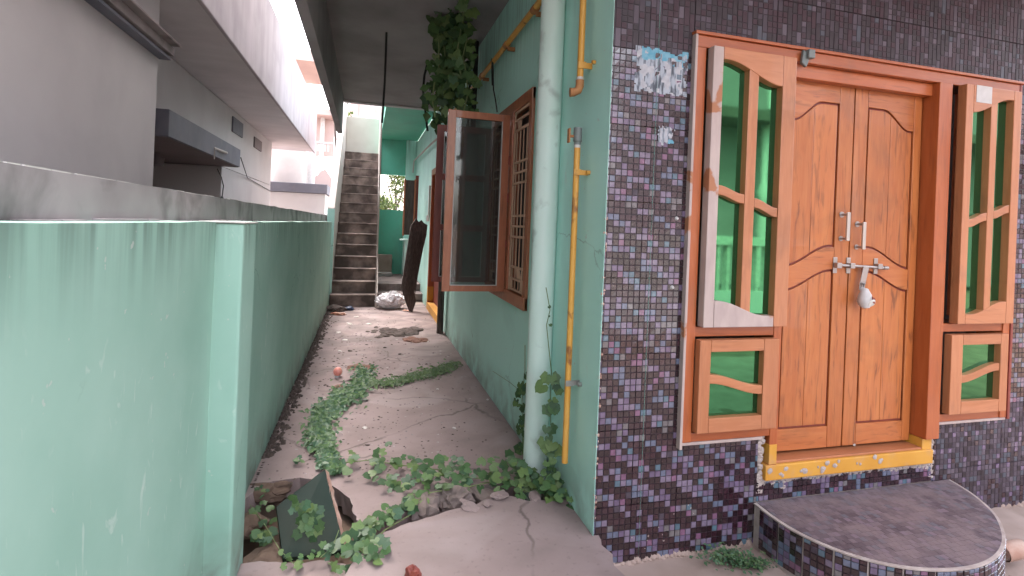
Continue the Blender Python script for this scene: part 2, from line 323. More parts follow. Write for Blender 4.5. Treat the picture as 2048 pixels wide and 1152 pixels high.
slab('path', [(-0.60, 3.02)] + edge + [(1.16, 2.66), (1.16, 10.0), (-0.60, 10.0)], 0.0, 0.11, M['concrete'], 0.014, skip=(len(edge)+1, len(edge)+2, len(edge)+3))
fe = gp([(688,1152),(712,1118),(740,1092),(768,1064),(800,1052),(850,1036),(900,1020),(935,1015),(962,1003),(1010,992),(1060,1002),(1100,998),(1118,1006)], 0.03)
slab('pavement', [(0.0, -1.4)] + [(-0.02, 1.5)] + fe + [(1.115, 2.72), (1.14, 2.35), (1.10, 1.9), (1.06, 1.4), (1.0, -1.4)], 0.03, 0.14, M['concrete'], 0.012, skip=(0, len(fe)+1, len(fe)+4, len(fe)+5))
fl = gp([(440,1160),(478,1128),(520,1122),(600,1128),(640,1120),(700,1132),(715,1160)], -0.02)
slab('kerb', fl + [(-0.06, 1.2), (-0.6, 1.2)], -0.02, 0.12, M['concrete'], 0.012, skip=(len(fl), len(fl)+1))
slab('rear_landing', [(0.24, 10.9), (1.11, 10.9), (1.11, 13.0), (0.24, 13.0)], 0.28, 0.28, M['concrete'], 0.004)
slab('rear_step', [(0.24, 10.4), (1.11, 10.4), (1.11, 10.89), (0.24, 10.89)], 0.14, 0.14, M['concrete'], 0.004)
MB().box(-6, 6, 10.0, 40, -0.15, -0.01).build('rear_yard', M['sandy'], kind='structure')

# ------------------------------------------------------------------ left compound wall
cw = thing('compound_wall', 'mint green boundary wall with a pilaster and dark drip stains at the left of the path', 'wall', (LX, 5, 0))
b = MB()
ys = [-2.5 + i*0.25 for i in range(50)]
def wallgrid(x, xb, z0, z1, y0, y1, nz=10, ny=50, amp=0.004):
    vs = []; fs = []
    for j in range(nz+1):
        for i in range(ny+1):
            y = y0+(y1-y0)*i/ny; z = z0+(z1-z0)*j/nz
            dz = mnoise.noise(Vector((y*3, 0, 7)))*0.006 if j == nz else 0
            vs.append((x + mnoise.noise(Vector((y*1.5, z*1.5, 3)))*amp, y, z+dz))
    for j in range(nz):
        for i in range(ny): k = j*(ny+1)+i; fs.append((k, k+1, k+ny+2, k+ny+1))
    n0 = len(vs)
    for j in (0, nz):
        for i in range(ny+1): v = vs[j*(ny+1)+i]; vs.append((xb, v[1], v[2]))
    t = n0+ny+1
    for i in range(ny):
        a = nz*(ny+1)+i; fs.append((a, a+1, t+i+1, t+i)); fs.append((n0+i, n0+i+1, t+i+1, t+i))
    fs.append(tuple([j*(ny+1) for j in range(nz+1)] + [t, n0])); fs.append(tuple([j*(ny+1)+ny for j in range(nz+1)] + [t+ny, n0+ny]))
    return vs, fs
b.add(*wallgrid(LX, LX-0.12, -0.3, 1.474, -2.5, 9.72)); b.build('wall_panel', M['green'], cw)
b = MB().box(LX-0.02, -0.47, 2.345, 2.60, -0.3, 1.472); b.build('pilaster', M['green'], cw, bev=0.012)
b = MB().box(LX-0.06, -0.465, 2.335, 2.61, 1.4725, 1.478); b.build('whitewashed_cap', M['limewash'], cw, bev=0.002)
b = MB()
for i in range(60):                     # rough mortar lip along the joint of the two walls
    y = -0.2 + i*0.165 + R(-0.03, 0.03); l = R(0.05, 0.2); w = R(0.02, 0.05)
    b.box(LX-0.12, LX-0.12+w*.5, y, y+l, 1.468, 1.474+R(0.002, 0.007))
b.build('mortar_lip', M['cap'], cw, bev=0.002, kind='stuff'); 
finish(cw)
np_ = thing('neighbour_parapet', 'weathered bare grey parapet rising just above the green boundary wall', 'wall', (LX-0.2, 5, 0))
b = MB(); b.add(*wallgrid(LX-0.122, LX-0.30, 0.0, 1.588, -2.5, 11.5, nz=6, ny=140, amp=0.012)); b.build('parapet_body', M['cap'], np_)
b = MB(); rnd = random.Random(2); y = -1.0
while y < 11.2:
    l = rnd.uniform(.02, .10)
    if mnoise.noise(Vector((y*2.2, 4, 0))) > -.05: b.box(LX-0.130, LX-0.124, y, y+l, 1.586+mnoise.noise(Vector((y*3, 0, 7)))*0.006, 1.590+mnoise.noise(Vector((y*3, 0, 7)))*0.006+rnd.uniform(0,.002))
    y += l+rnd.uniform(0, .03)
b.build('pale_chipped_rim', M['limewash'], np_, kind='stuff'); finish(np_)

# ------------------------------------------------------------------ neighbour building on the left
nb = thing('neighbour_house', 'lilac grey neighbouring house with jutting roof slab and blue grey canopy', 'house', (-3, 6, 0))
MB().box(-4.5, -1.6, -3.0, 4.73, 0, 3.19).build('near_wall', M['nbr'], nb, bev=0.01)
MB().box(-4.5, -2.1, 5.82, 13.0, 2.236, 3.19).build('upper_wall', M['nbr'], nb, bev=0.008)
MB().box(-4.5, -2.1, 8.82, 13.0, 0, 2.23).build('lower_wall', M['nbr'], nb, bev=0.008)
MB().box(-4.5, -3.1, 4.72, 8.83, 0, 3.1).build('recess_wall', M['nbrw'], nb)
MB().box(-3.08, -1.85, 5.80, 8.79, 2.238, 2.50).build('window_canopy', M['nbrblue'], nb, bev=0.008)
MB().box(-3.05, -1.87, 5.82, 8.77, 2.231, 2.237).build('canopy_underside', M['under'], nb)
r = MB().box(-4.5, -1.341, -3.0, 14.3, 3.2, 3.42); r.build('roof_slab', M['nbrw'], nb, bev=0.006)
MB().box(-1.339, -1.30, -3.0, 14.35, 3.17, 4.30).build('roof_fascia', M['fascia'], nb, bev=0.01)
MB().box(-1.597, -1.50, -3.0, 4.76, 2.735, 2.80).box(-1.597, -1.44, -3.0, 4.72, 2.80, 2.815).build('ledge_moulding', M['cap'], nb, bev=0.008)
MB().box(-1.6, -1.52, 3.1, 4.75, 2.70, 2.72).build('conduit', M['nbrblue'], nb)
for y0, y1, z0, z1 in ((9.3, 10.0, 2.84, 3.08), (11.0, 11.7, 2.82, 3.02)):
    o = MB().box(-2.1, -2.075, y0, y1, z0, z1).build('vent_cover', M['nbrblue'] if y0 < 10 else M['under'], nb, bev=0.006)
mb = MB().box(-2.42, -2.34, 5.80, 5.818, 2.76, 2.92); sw = mb.build('switch_box', M['white'], nb, bev=0.004)
MB().box(-2.40, -2.36, 5.79, 5.799, 2.78, 2.83).build('switch_hole', M['black'], sw)
MB().tube([(-2.45,7.3,2.231),(-2.45,7.3,2.17)], 0.05, 14).tube([(-2.45,7.3,2.17),(-2.45,7.3,2.07)], [0.09,0.075], 14).build('canopy_lamp_holder', M['under'], nb, smooth=True)
q = atX(-1.85, 437, 300); MB().tube([(-1.86,q.y-0.2,q.z+0.0),(-1.82,q.y+0.28,q.z)], 0.018, 8).tube([(-1.845,q.y-0.2,q.z),(-1.845,q.y-0.2,q.z-0.14)],0.008,6).build('white_pipe_stub', M['white'], nb, smooth=True)
MB().box(-4.4,-2.3,-2,12,3.42,6.2).build('unseen_upper_storey', M['nbrw'], nb)
finish(nb)
p0 = atX(-1.9, 435, 338); p1 = atX(-1.9, 447, 372); p2 = atX(-1.9, 444, 396)
o = MB().tube([p0, atX(-1.9,443,355), p1, p2, p2+Vector((0,0.1,-0.02))], 0.007, 6).tube([p2+Vector((0,-.12,-.05)), p2+Vector((0,0,0.02)), p2+Vector((0,.12,-.05))], 0.012, 6).build('dangling_cable', M['black']); tag(o, 'thin black cable dangling in a curve below the blue grey canopy', 'cable')
o = MB().tube([(-1.84,8.78,2.38), (-2.08,10.5,2.2), (-2.09,12.95,2.10)], 0.008, 6).build('sagging_wire', M['black']); tag(o, 'thin black wire running from the canopy corner across the lilac wall', 'cable')

# ------------------------------------------------------------------ our house: walls, slabs
hs = thing('house', 'mint green house with purple mosaic front and a dark slab over the path', 'house', (3, 5, 0))
WY0, WY1, WZ0, WZ1 = 3.56, 4.80, 0.92, 2.49
DY0, DY1, DZ1 = 7.75, 9.55, 2.46
b = MB()
for (y0,y1,z0,z1) in ((FY-0.012, WY0, -0.2, SOF), (WY0, WY1, -0.2, WZ0), (WY0, WY1, WZ1, SOF), (WY1, DY0, -0.2, SOF), (DY0, DY1, DZ1, SOF), (DY1, 13.0, -0.2, SOF)):
    b.add([(BX,y0,z0),(BX,y1,z0),(BX,y1,z1),(BX,y0,z1)], [(0,3,2,1)])
    b.add([(BX+.25,y0,z0),(BX+.25,y1,z0),(BX+.25,y1,z1),(BX+.25,y0,z1)], [(0,1,2,3)])
for (y0,y1,z0,z1) in ((WY0,WY1,WZ0,WZ1),(DY0,DY1,-0.2,DZ1)):
    b.add([(BX,y0,z0),(BX+.25,y0,z0),(BX+.25,y1,z0),(BX,y1,z0),(BX,y0,z1),(BX+.25,y0,z1),(BX+.25,y1,z1),(BX,y1,z1)], [(0,1,2,3),(4,5,6,7),(0,1,5,4),(2,3,7,6)])
b.add([(BX,FY-.012,-.2),(BX+.002,FY-.012,-.2),(BX+.002,FY-.012,SOF),(BX,FY-.012,SOF)], [(0,1,2,3)])
b.build('side_wall', M['aqua'], hs)
FX0, FX1, FZ0, FZ1 = 1.565, 3.845, 0.452, 2.505     # entrance frame
OX0, OX1, OZ0 = 2.075, 3.262, 0.235                 # doorway notch below it
b = MB(); y0, y1 = FY+0.004, FY+0.22
b.box(BX+.006, FX0, y0, y1, -0.2, SOF); b.box(FX1, 5.2, y0, y1, -0.2, SOF); b.box(FX0, FX1, y0, y1, FZ1, SOF)
b.box(FX0, OX0, y0, y1, -0.2, FZ0); b.box(OX1, FX1, y0, y1, -0.2, FZ0); b.box(OX0, OX1, y0, y1, -0.2, OZ0-0.03)
b.build('front_wall', M['plaster'], hs)
MB().box(1.3, 1.32, FY+0.3, 8.6, 0, SOF).box(1.4, 5.2, FY+0.45, FY+0.47, 0, SOF).build('dark_interior', M['under'], hs)
MB().box(-0.418, 1.36, FY+0.1, 9.0, SOF, SOF+0.14).build('path_soffit', M['soffit'], hs)
MB().box(-0.418, 5.2, 0.7, FY+0.098, SOF, SOF+0.14).build('added_porch_slab', M['soffit'], hs)  # unseen overhang, added to block sky light and its reflection
MB().box(-0.50, -0.42, 0.7, 9.02, 2.90, SOF+0.15).build('edge_beam', M['soffit'], hs, bev=0.006)
MB().box(-0.42, 1.109, 9.0, 9.12, SOF-0.03, SOF+0.14).build('rear_lip', M['nbr'], hs, bev=0.006)
MB().box(-0.35, 5.2, 1.0, 8.9, SOF+0.15, 6.5).build('unseen_upper_storey', M['cream'], hs)  # unseen block added to keep sky light out of the alley

# mosaic tiles: ceramic tiles 0.25 x 0.372 each carrying 8 x 12 small squares
TW, TH = 0.25, 0.3725; CW, CH = TW/8, TH/12
def tone(c, r, zrow, rnd):
    lit = ((2*r - c + 5*rnd.random()*0) % 8) < 4
    if (3*r + 2*c) % 7 == 0 or (c % 4 == 3 and r % 3 == 0): lit = False
    if rnd.random() < 0.11: lit = not lit
    if lit: return rnd.choice((2,3,3,4,4,5,6,2,7,3))
    return rnd.choice((0,0,1,0,1,1))
def tile_mesh(name, c0, c1, r0, r1, w0, w1, h0, h1, seed, style='a'):
    """c,r cell ranges; w,h actual clip in metres (tile-local)."""
    rnd = random.Random(seed); b = MB(); g = 0.0017
    b.box(w0+0.0009, w1-0.0009, 0.0, 0.006, h0+0.0016, h1-0.0016, 8)
    for c in range(8):
        r = 0
        while r < 12:
            run = 1
            t = tone(c, 11-r, 0, rnd)
            if style == 'up':
                run = rnd.choice((1,1,2,3)) if rnd.random() < 0.55 else 1
                t = rnd.choice((13,13,9,10,11,12,9,13,13,10,14,14)) if t > 1 or rnd.random() < .3 else rnd.choice((13,14,14))  # top band: darker matte tones painted in place of blocked sky reflection
            if style == 'dusty': t = rnd.choice((9,10,11,12,13,9,13,10, 2, 1))
            elif rnd.random() < 0.004: t = 9
            run = min(run, 12-r)
            x0 = max(c*CW+g, w0+0.001); x1 = min((c+1)*CW-g, w1-0.001); z0 = max(r*CH+g, h0+0.001); z1 = min((r+run)*CH-g, h1-0.001)
            if x1-x0 > 0.003 and z1-z0 > 0.003:
                y = -0.0022-rnd.random()*0.0005; q = 0.0012
                ty = [y + rnd.uniform(-.0002,.0002) for _ in range(4)]
                k = len(b.v)
                b.add([(x0,0,z0),(x1,0,z0),(x1,0,z1),(x0,0,z1),(x0+q,ty[0],z0+q),(x1-q,ty[1],z0+q),(x1-q,ty[2],z1-q),(x0+q,ty[3],z1-q)],
                      [(4,5,6,7),(0,1,5,4),(1,2,6,5),(2,3,7,6),(3,0,4,7)], t)
            r += run
    me = bpy.data.meshes.new(name); me.from_pydata(b.v, [], b.f)
    for x in TM: me.materials.append(x)
    me.polygons.foreach_set("material_index", b.mi)
    return me
full = {s: [tile_mesh('tile', 0,8,0,12,0,TW,0,TH,100+k+(50 if s != 'a' else 0)+(200 if s == 'dusty' else 0), s) for k in range(6)] for s in ('a','up','dusty')}
def lay(x0, x1, z0, z1, style=None, parent=hs, fy=FY):
    i0 = math.floor((x0-1.31)/TW); i1 = math.ceil((x1-1.31)/TW); j0 = math.floor((z0-0.159)/TH); j1 = math.ceil((z1-0.159)/TH)
    for i in range(i0, i1):
        for j in range(j0, j1):
            tx, tz = 1.31+i*TW, 0.159+j*TH
            w0, w1, h0, h1 = max(0, x0-tx), min(TW, x1-tx), max(0, z0-tz), min(TH, z1-tz)
            if w1-w0 < 0.008 or h1-h0 < 0.008: continue
            st = style or ('up' if tz > 2.3 else ('dusty' if (tz < 0.3 and tx > 3.2) else 'a'))
            if w0 == 0 and h0 == 0 and w1 == TW and h1 == TH: me = random.choice(full[st])
            else: me = tile_mesh('tile', 0,8,0,12,w0,w1,h0,h1,i*31+j*7+1000, st)
            o = bpy.data.objects.new('tile', me); COL.objects.link(o); o.location = (tx, fy-0.006+R(-0.0006,0.0006), tz); o.parent = parent
            o.rotation_euler = (R(-.002,.002), 0, R(-.003,.003))
RG = [(BX+0.003, FX0-0.004, -0.12, SOF), (FX0-0.004, FX1+0.004, FZ1+0.01, SOF), (FX1+0.004, 4.7, -0.12, SOF),
      (FX0-0.004, OX0-0.03, -0.12, FZ0-0.02), (OX1+0.03, FX1+0.004, -0.12, FZ0-0.02), (OX0-0.03, OX1+0.03, 0.10, OZ0-0.035)]
for r_ in RG: lay(*r_)
# torn plaster round the doorway notch and at the foot
def lumps(name, segs, m, parent=None, r=0.02, dens=45, fy=FY-0.006, seed=3, flat=0.35):
    rnd = random.Random(seed); b = MB()
    for (xa, za, xb, zb, w) in segs:
        L = math.hypot(xb-xa, zb-za)
        for i in range(int(L*dens)):
            t = rnd.random(); x = xa+(xb-xa)*t+rnd.uniform(-w, w); z = za+(zb-za)*t+rnd.uniform(-w, w); rr = r*rnd.uniform(0.5, 1.2)
            n = 7; ang = rnd.random()*6
            ring = [(x+math.cos(ang+6.283*k/n)*rr*rnd.uniform(.7,1.2), fy, z+math.sin(ang+6.283*k/n)*rr*rnd.uniform(.6,1.1)) for k in range(n)]
            b.add(ring+[(x, fy-rr*flat, z)], [(k, (k+1)%n, n) for k in range(n)])
    o = b.build(name, m, parent)
    if parent: o['kind'] = 'stuff'
    return o
lumps('plaster_patch', [(OX0-.012, .12, OX0-.012, .46, .014), (OX1+.012, .12, OX1+.012, .46, .014), (OX0, .205, OX1, .205, .008), (FX0, FZ0-.008, OX0-.02, FZ0-.008, .006), (OX1+.02, FZ0-.008, FX1, FZ0-.008, .006), (OX0+.0, .21, OX0+.16, .17, .02), (2.95,.205,3.26,.195,.018)], M['plaster'], hs, dens=150, r=0.016)
lumps('foot_mortar', [(1.14, -.135, 4.6, -.135, .02)], M['sandy'], hs, dens=110, r=0.024, seed=8, flat=.5)
lumps('corner_chips', [(1.118, .1, 1.118, 1.6, .004)], M['brokenedge'], hs, dens=28, r=0.010, seed=9, flat=.3)
finish(hs)

# ------------------------------------------------------------------ entrance frame, door, side windows
en = thing('entrance_door', 'orange wooden double door with arched panels, set between two narrow green glazed side windows', 'door', (2.7, FY, 0.24))
FF = FY-0.03    # face of frame
def S01(t): t = max(0, min(1, t)); return t*t*(3-2*t)
XJ0, XJ1 = 2.15, 3.18
b = MB()
b.box(FX0, FX0+0.055, FF, FY+0.12, FZ0, FZ1); b.box(FX1-0.055, FX1, FF, FY+0.12, FZ0, FZ1)
b.box(XJ0-0.05, XJ0, FF+.004, FY+0.12, OZ0+0.04, FZ1-0.06); b.box(XJ1, XJ1+0.10, FF-.012, FY+0.12, FZ0-.09, FZ1-0.06)
b.build('frame_post', M['frame'], en, bev=0.004)
b = MB(); b.box(FX0+.0, FX1, FF-0.004, FY+0.12, FZ1-0.062, FZ1-0.002)
b.box(FX0+.055, XJ0-.05, FF+.006, FY+0.12, FZ0, FZ0+0.045); b.box(XJ1+.10, FX1-.055, FF+.006, FY+0.12, FZ0, FZ0+0.045)
b.box(FX0+.055, XJ0-.05, FF+.006, FY+0.12, 0.985, 1.035); b.box(XJ1+.10, FX1-.055, FF+.006, FY+0.12, 0.985, 1.035)
b.build('frame_rail', M['frameh'], en, bev=0.004)
MB().box(FX0-.018, FX1+.03, FF-.016, FF+.03, FZ1, FZ1+.016).build('top_moulding', M['frameh'], en, bev=0.003)
MB().box(FX0-.016, FX0-.001, FF-.010, FF+.03, FZ0-.03, FZ1).build('side_moulding', M['primer'], en, bev=0.003)
MB().box(FX1+.001, FX1+.022, FF-.006, FF+.03, FZ0-.01, FZ1).build('side_moulding', M['darkred'], en, bev=0.003)
MB().box(FX0+.0, OX0-.02, FF+.003, FY+.02, FZ0-.016, FZ0-.001).box(OX1+.02, FX1, FF+.003, FY+.02, FZ0-.016, FZ0-.001).build('bottom_filler', M['primer'], en, bev=0.003)
# yellow foot of the posts and the sill
MB().box(XJ1+.002, XJ1+.075, FF+.010, FY+.12, OZ0+.06, FZ0-.092).box(XJ0-.052, XJ0-.004, FF+.0, FY+.12, OZ0+.065, OZ0+.17).build('painted_post_foot', M['yellow'], en, bev=0.003)
MB().box(OX0+.005, OX1-.005, FF+.000, FY+.20, OZ0-.02, OZ0+.062).build('sill', M['yellow'], en, bev=0.006)
MB().box(XJ0, XJ1, FF+.012, FY+.10, OZ0+.0625, OZ0+.075).build('sill_board', M['sashwoodh'], en, bev=0.003)
MB().box(XJ0+.001, XJ1-.001, FY+.0, FY+.05, 2.372, FZ1-.063).build('door_head', M['frameh'], en, bev=.003)
# door leaves
LY = FY+0.052; ZB, ZT = 0.325, 2.385; MIDX = 2.665
def curve(xa, xb, za, zb, n=12): return [(xa+(xb-xa)*i/n, za+(zb-za)*S01(i/n)) for i in range(n+1)]
def leaf(xo, xi):
    """xo outer (hinge) side, xi meeting side"""
    s = 1 if xi > xo else -1; w = abs(xi-xo)
    root = MB().box(min(xo,xi)+.002, max(xo,xi)-.002, LY+.014, LY+.04, ZB, ZT).build('door_leaf', M['darkred'], en)
    X = lambda t: xo+s*t
    so_, si_ = 0.062, 0.105 if s > 0 else 0.095
    P = []
    def part(nm, pts, m=M['wood'], y=LY, e=0.014): P.append(MB().prism([(X(p[0]), p[1]) for p in pts], 1, y, LY+e, 0).build(nm, m, root, bev=0.0035))
    part('stile', [(.003,ZB+.002),(so_-.0,ZB+.002),(so_-.0,ZT-.002),(.003,ZT-.002)])
    part('stile', [(w-si_,ZB+.002),(w-.003,ZB+.002),(w-.003,ZT-.002),(w-si_,ZT-.002)])
    a, c = so_+.002, w-si_-.002; g = .012
    top = [(a, 2.165)] + curve(a+.03, c-.12, 2.165, 2.275) + [(c, 2.275)]
    part('top_rail', [(a, ZT-.002)] + top + [(c, ZT-.002)], M['woodh'])
    mu = curve(a, c-.03, 1.345, 1.462) + [(c, 1.462)]; ml = curve(a, c-.02, 1.222, 1.335) + [(c, 1.335)]
    part('mid_rail', mu + ml[::-1], M['woodh'])
    part('bottom_rail', [(a,ZB+.002),(c,ZB+.002),(c,.447),(a,.447)], M['woodh'])
    G = g
    mid = (a+c)/2+.0
    def split(lo, hi):
        # two boards making one raised panel
        for x0, x1 in ((a+G, mid-.0008), (mid+.0008, c-G)):
            xs = [x0+(x1-x0)*i/7 for i in range(8)]
            def itp(cv, x):
                for p, q in zip(cv, cv[1:]):
                    if p[0] <= x <= q[0]: return p[1]+(q[1]-p[1])*(x-p[0])/max(1e-6, q[0]-p[0])
                return cv[-1][1] if x > cv[-1][0] else cv[0][1]
            part('panel_board', [(x, itp(lo, x)+G) for x in xs] + [(x, itp(hi, x)-G) for x in xs[::-1]], y=LY+.002)
    split(mu, top); split([(a,.447),(c,.447)], ml)
    return root
leafL = leaf(XJ0+.004, MIDX); leafR = leaf(XJ1-.004, MIDX+.003)
# hardware
for x, z0, z1, lf in ((2.597, 1.50, 1.66, leafL), (2.712, 1.455, 1.61, leafR)):
    MB().box(x-.008, x+.014, LY-.052, LY-.04, z0, z1).build('handle_grip', M['shiny'], en, bev=0.003)
    h_ = MB(); h_.tube([(x+.003, LY-.001, z1-.012),(x+.003, LY-.042, z1-.012)], .007, 8).tube([(x+.003, LY-.001, z0+.012),(x+.003, LY-.042, z0+.012)], .007, 8)
    h_.tube([(x+.003, LY-.001, z1+.008-.02),(x+.003, LY-.004, z1+.008-.02)], .017, 12); h_.tube([(x+.003, LY-.001, z0+.012),(x+.003, LY-.004, z0+.012)], .015, 12)
    h_.build('handle_post', M['steel'], en, smooth=True)
MB().tube([(2.56, LY-.024, 1.362),(2.915, LY-.024, 1.352)], .008, 10).tube([(2.895, LY-.024, 1.3525),(2.925, LY-.024, 1.352)], .011, 10).build('bolt_rod', M['steel'], en, smooth=True)
for x in (2.565, 2.66, 2.86):
    MB().box(x-.014, x+.014, LY-.006, LY-.0005, 1.315, 1.405).box(x-.016, x+.016, LY-.036, LY-.012, 1.345, 1.375).build('bolt_bracket', M['steel'], en, bev=0.002)
MB().prism([(2.735,1.36),(2.775,1.358),(2.752,1.26),(2.748,1.225),(2.708,1.225),(2.712,1.262)], 1, LY-.037, LY-.033).build('bolt_hasp', M['steel'], en, bev=0.001)
MB().prism([(2.06+.12,2.43),(2.19,2.50),(2.235,2.47),(2.21,2.41)], 1, FF-.03, FF-.012).box(2.205,2.245,FF-.05,FF-.02,2.455,2.50).build('window_stay', M['darksteel'], en, bev=0.004)

def sash_up(x0, x1, mirror, st_mat, rail_bot_mat):
    z0, z1 = 1.04, 2.445; y0, y1 = FF-.045, FF+.006
    r = MB().box(x0+.03, x1-.03, FF-.002, FF+.002, z0+.03, z1-.03).build('upper_window_glass', M['glass'], en)
    f = lambda t: (x0 + t*(x1-x0)) if not mirror else (x1 - t*(x1-x0))
    w = x1-x0; q = lambda pts: [(f(p[0]), p[1]) for p in pts]
    L, Rr = .115, .165
    if mirror: L, Rr = .14, .125
    mL, mR = .43, .545
    def part(nm, pts, m, ya=y0, yb=y1): MB().prism(q(pts), 1, ya, yb).build(nm, m, r, bev=0.004)
    part('stile', [(0,z0),(L,z0),(L,z1),(0,z1)], st_mat[0]); part('stile', [(1-Rr,z0),(1,z0),(1,z1),(1-Rr,z1)], st_mat[1])
    part('top_rail', [(L+.003,z1)] + [(L+.003+(1-Rr-L-.006)*i/14, 2.385-.10*S01((i-1)/13)) for i in range(15)] + [(1-Rr-.003,z1)], M['sashwoodh'])
    part('bottom_rail', [(L+.003,z0)] + [(L+.003+(1-Rr-L-.006)*i/14, 1.172-.075*S01((i-1)/11)) for i in range(15)] + [(1-Rr-.003,z0)], rail_bot_mat)
    part('mullion', [(mL,1.10),(mR,1.10),(mR,2.35),(mL,2.36)], M['sashwood'], y0+.003, y1)
    for a_, c_, za, zb in ((L+.002, mL-.003, 1.755, 1.715), (mR+.003, 1-Rr-.002, 1.70, 1.655)):
        up = [(a_+(c_-a_)*i/8, za+(zb-za)*S01(i/8)) for i in range(9)]
        part('transom', up + [(p[0], p[1]-.048) for p in up[::-1]], M['sashwoodh'], y0+.004, y1)
    # deep reveal behind the sash
    MB().box(min(f(1-Rr),f(1-Rr+.06)), max(f(1-Rr),f(1-Rr+.06)), FF+.0065, FY+.011, z0+.04, z1-.04).box(min(f(L-.06),f(L)), max(f(L-.06),f(L)), FF+.0065, FY+.011, z0+.04, z1-.04).build('reveal', M['winwood'], r)
    return r
def sash_lo(x0, x1, mirror):
    z0, z1 = 0.508, 0.975; y0, y1 = FF-.038, FF+.006
    r = MB().box(x0+.03, x1-.03, FF-.002, FF+.002, z0+.03, z1-.03).build('lower_window_glass', M['glass'], en)
    f = lambda t: (x0 + t*(x1-x0)) if not mirror else (x1 - t*(x1-x0)); q = lambda pts: [(f(p[0]), p[1]) for p in pts]
    def part(nm, pts, m, ya=y0, yb=y1): MB().prism(q(pts), 1, ya, yb).build(nm, m, r, bev=0.004)
    L, Rr = .135, .195
    part('stile', [(0,z0),(L,z0),(L,z1),(0,z1)], M['sashwood']); part('stile', [(1-Rr,z0),(1,z0),(1,z1),(1-Rr,z1)], M['sashwood'])
    part('top_rail', [(L+.003,.915),(1-Rr-.003,.915),(1-Rr-.003,z1),(L+.003,z1)], M['sashwoodh']); part('bottom_rail', [(L+.003,z0),(1-Rr-.003,z0),(1-Rr-.003,.582),(L+.003,.582)], M['sashwoodh'])
    up = [(L+.002+(1-Rr-L-.004)*i/12, .80-.065*S01(i/12)) for i in range(13)]
    part('curved_bar', up + [(p[0], p[1]-.045) for p in up[::-1]], M['sashwoodh'], y0+.004, y1)
    MB().box(min(f(1-Rr),f(1-Rr+.06)), max(f(1-Rr),f(1-Rr+.06)), FF+.0065, FY+.011, z0+.04, z1-.04).box(min(f(L-.06),f(L)), max(f(L-.06),f(L)), FF+.0065, FY+.011, z0+.04, z1-.04).build('reveal', M['winwood'], r)
    return r
sash_up(1.632, 2.135, False, (M['primer'], M['sashwood']), M['primer']); sash_lo(1.625, 2.10, False)
sash_up(3.345, 3.80, True, (M['sashwood'], M['sashwood']), M['sashwoodh']); sash_lo(3.315, 3.78, True)
MB().box(3.42, 3.545, FF-.0465, FF-.0455, 2.345, 2.445).build('white_sticker', M['white'], en)
lumps('paint_scab', [(2.13, 1.0, 2.14, .96, .012), (2.10,.465,2.10,.50,.01), (2.62,.335,2.70,.385,.02), (2.12,.262,3.2,.262,.026)], M['plaster'], en, dens=17, r=.016, fy=FF-.002, seed=12, flat=.2)
finish(en)
pl = thing('padlock', 'white wrapped padlock hanging from the bolt of the orange double door', 'padlock', (2.73, LY-.05, 1.15))
n_ = 16; b = MB()
ringp = [(2.728+.036*math.cos(a)*(1.0), LY-.058, 1.185+.055*math.sin(a)) for a in [6.283*k/n_ for k in range(n_)]]
b.tube([(2.728,LY-.03,1.232),(2.728,LY-.052,1.222),(2.727,LY-.058,1.20),(2.725,LY-.058,1.16),(2.727,LY-.056,1.135),(2.727,LY-.05,1.125)], [.010,.022,.033,.038,.028,.008], 14)
b.build('wrapping', M['white'], pl, smooth=True)
MB().tube([(2.737,LY-.092,1.158),(2.737,LY-.096,1.156)], [.024,.02], 12).build('lock_face', M['limewash'], pl, smooth=True)
MB().prism([(2.730,1.195),(2.752,1.185),(2.75,1.155),(2.738,1.16)], 1, LY-.101, LY-.097).build('red_mark', M['darkred'], pl)
MB().tube([(2.722,LY-.035,1.24),(2.722,LY-.045,1.265),(2.738,LY-.045,1.265),(2.738,LY-.035,1.24)], .005, 8).build('shackle', M['steel'], pl, smooth=True)
finish(pl)

# step
st = thing('entrance_step', 'rounded step clad in purple mosaic below the orange double door', 'step', (2.7, 2.1, -.12))
arc = [(2.035,FY-.01),(2.03,2.20),(2.055,2.05),(2.13,1.90),(2.26,1.78),(2.43,1.71),(2.62,1.69),(2.80,1.72),(2.97,1.79),(3.12,1.89),(3.25,2.01),(3.35,2.16),(3.40,2.28),(3.42,FY-.01)]
def smoothline(p, n=4):
    out = []
    for i in range(len(p)-1):
        p0, p1, p2, p3 = p[max(i-1,0)], p[i], p[i+1], p[min(i+2,len(p)-1)]
        for k in range(n):
            t = k/n; out.append(tuple(0.5*((2*p1[j])+(-p0[j]+p2[j])*t+(2*p0[j]-5*p1[j]+4*p2[j]-p3[j])*t*t+(-p0[j]+3*p1[j]-3*p2[j]+p3[j])*t**3) for j in (0,1)))
    return out+[p[-1]]
arcs = smoothline(arc)
MB().prism(arcs, 2, -.16, .088).build('step_core', M['plaster'], st)
cen = (2.7, 2.2)
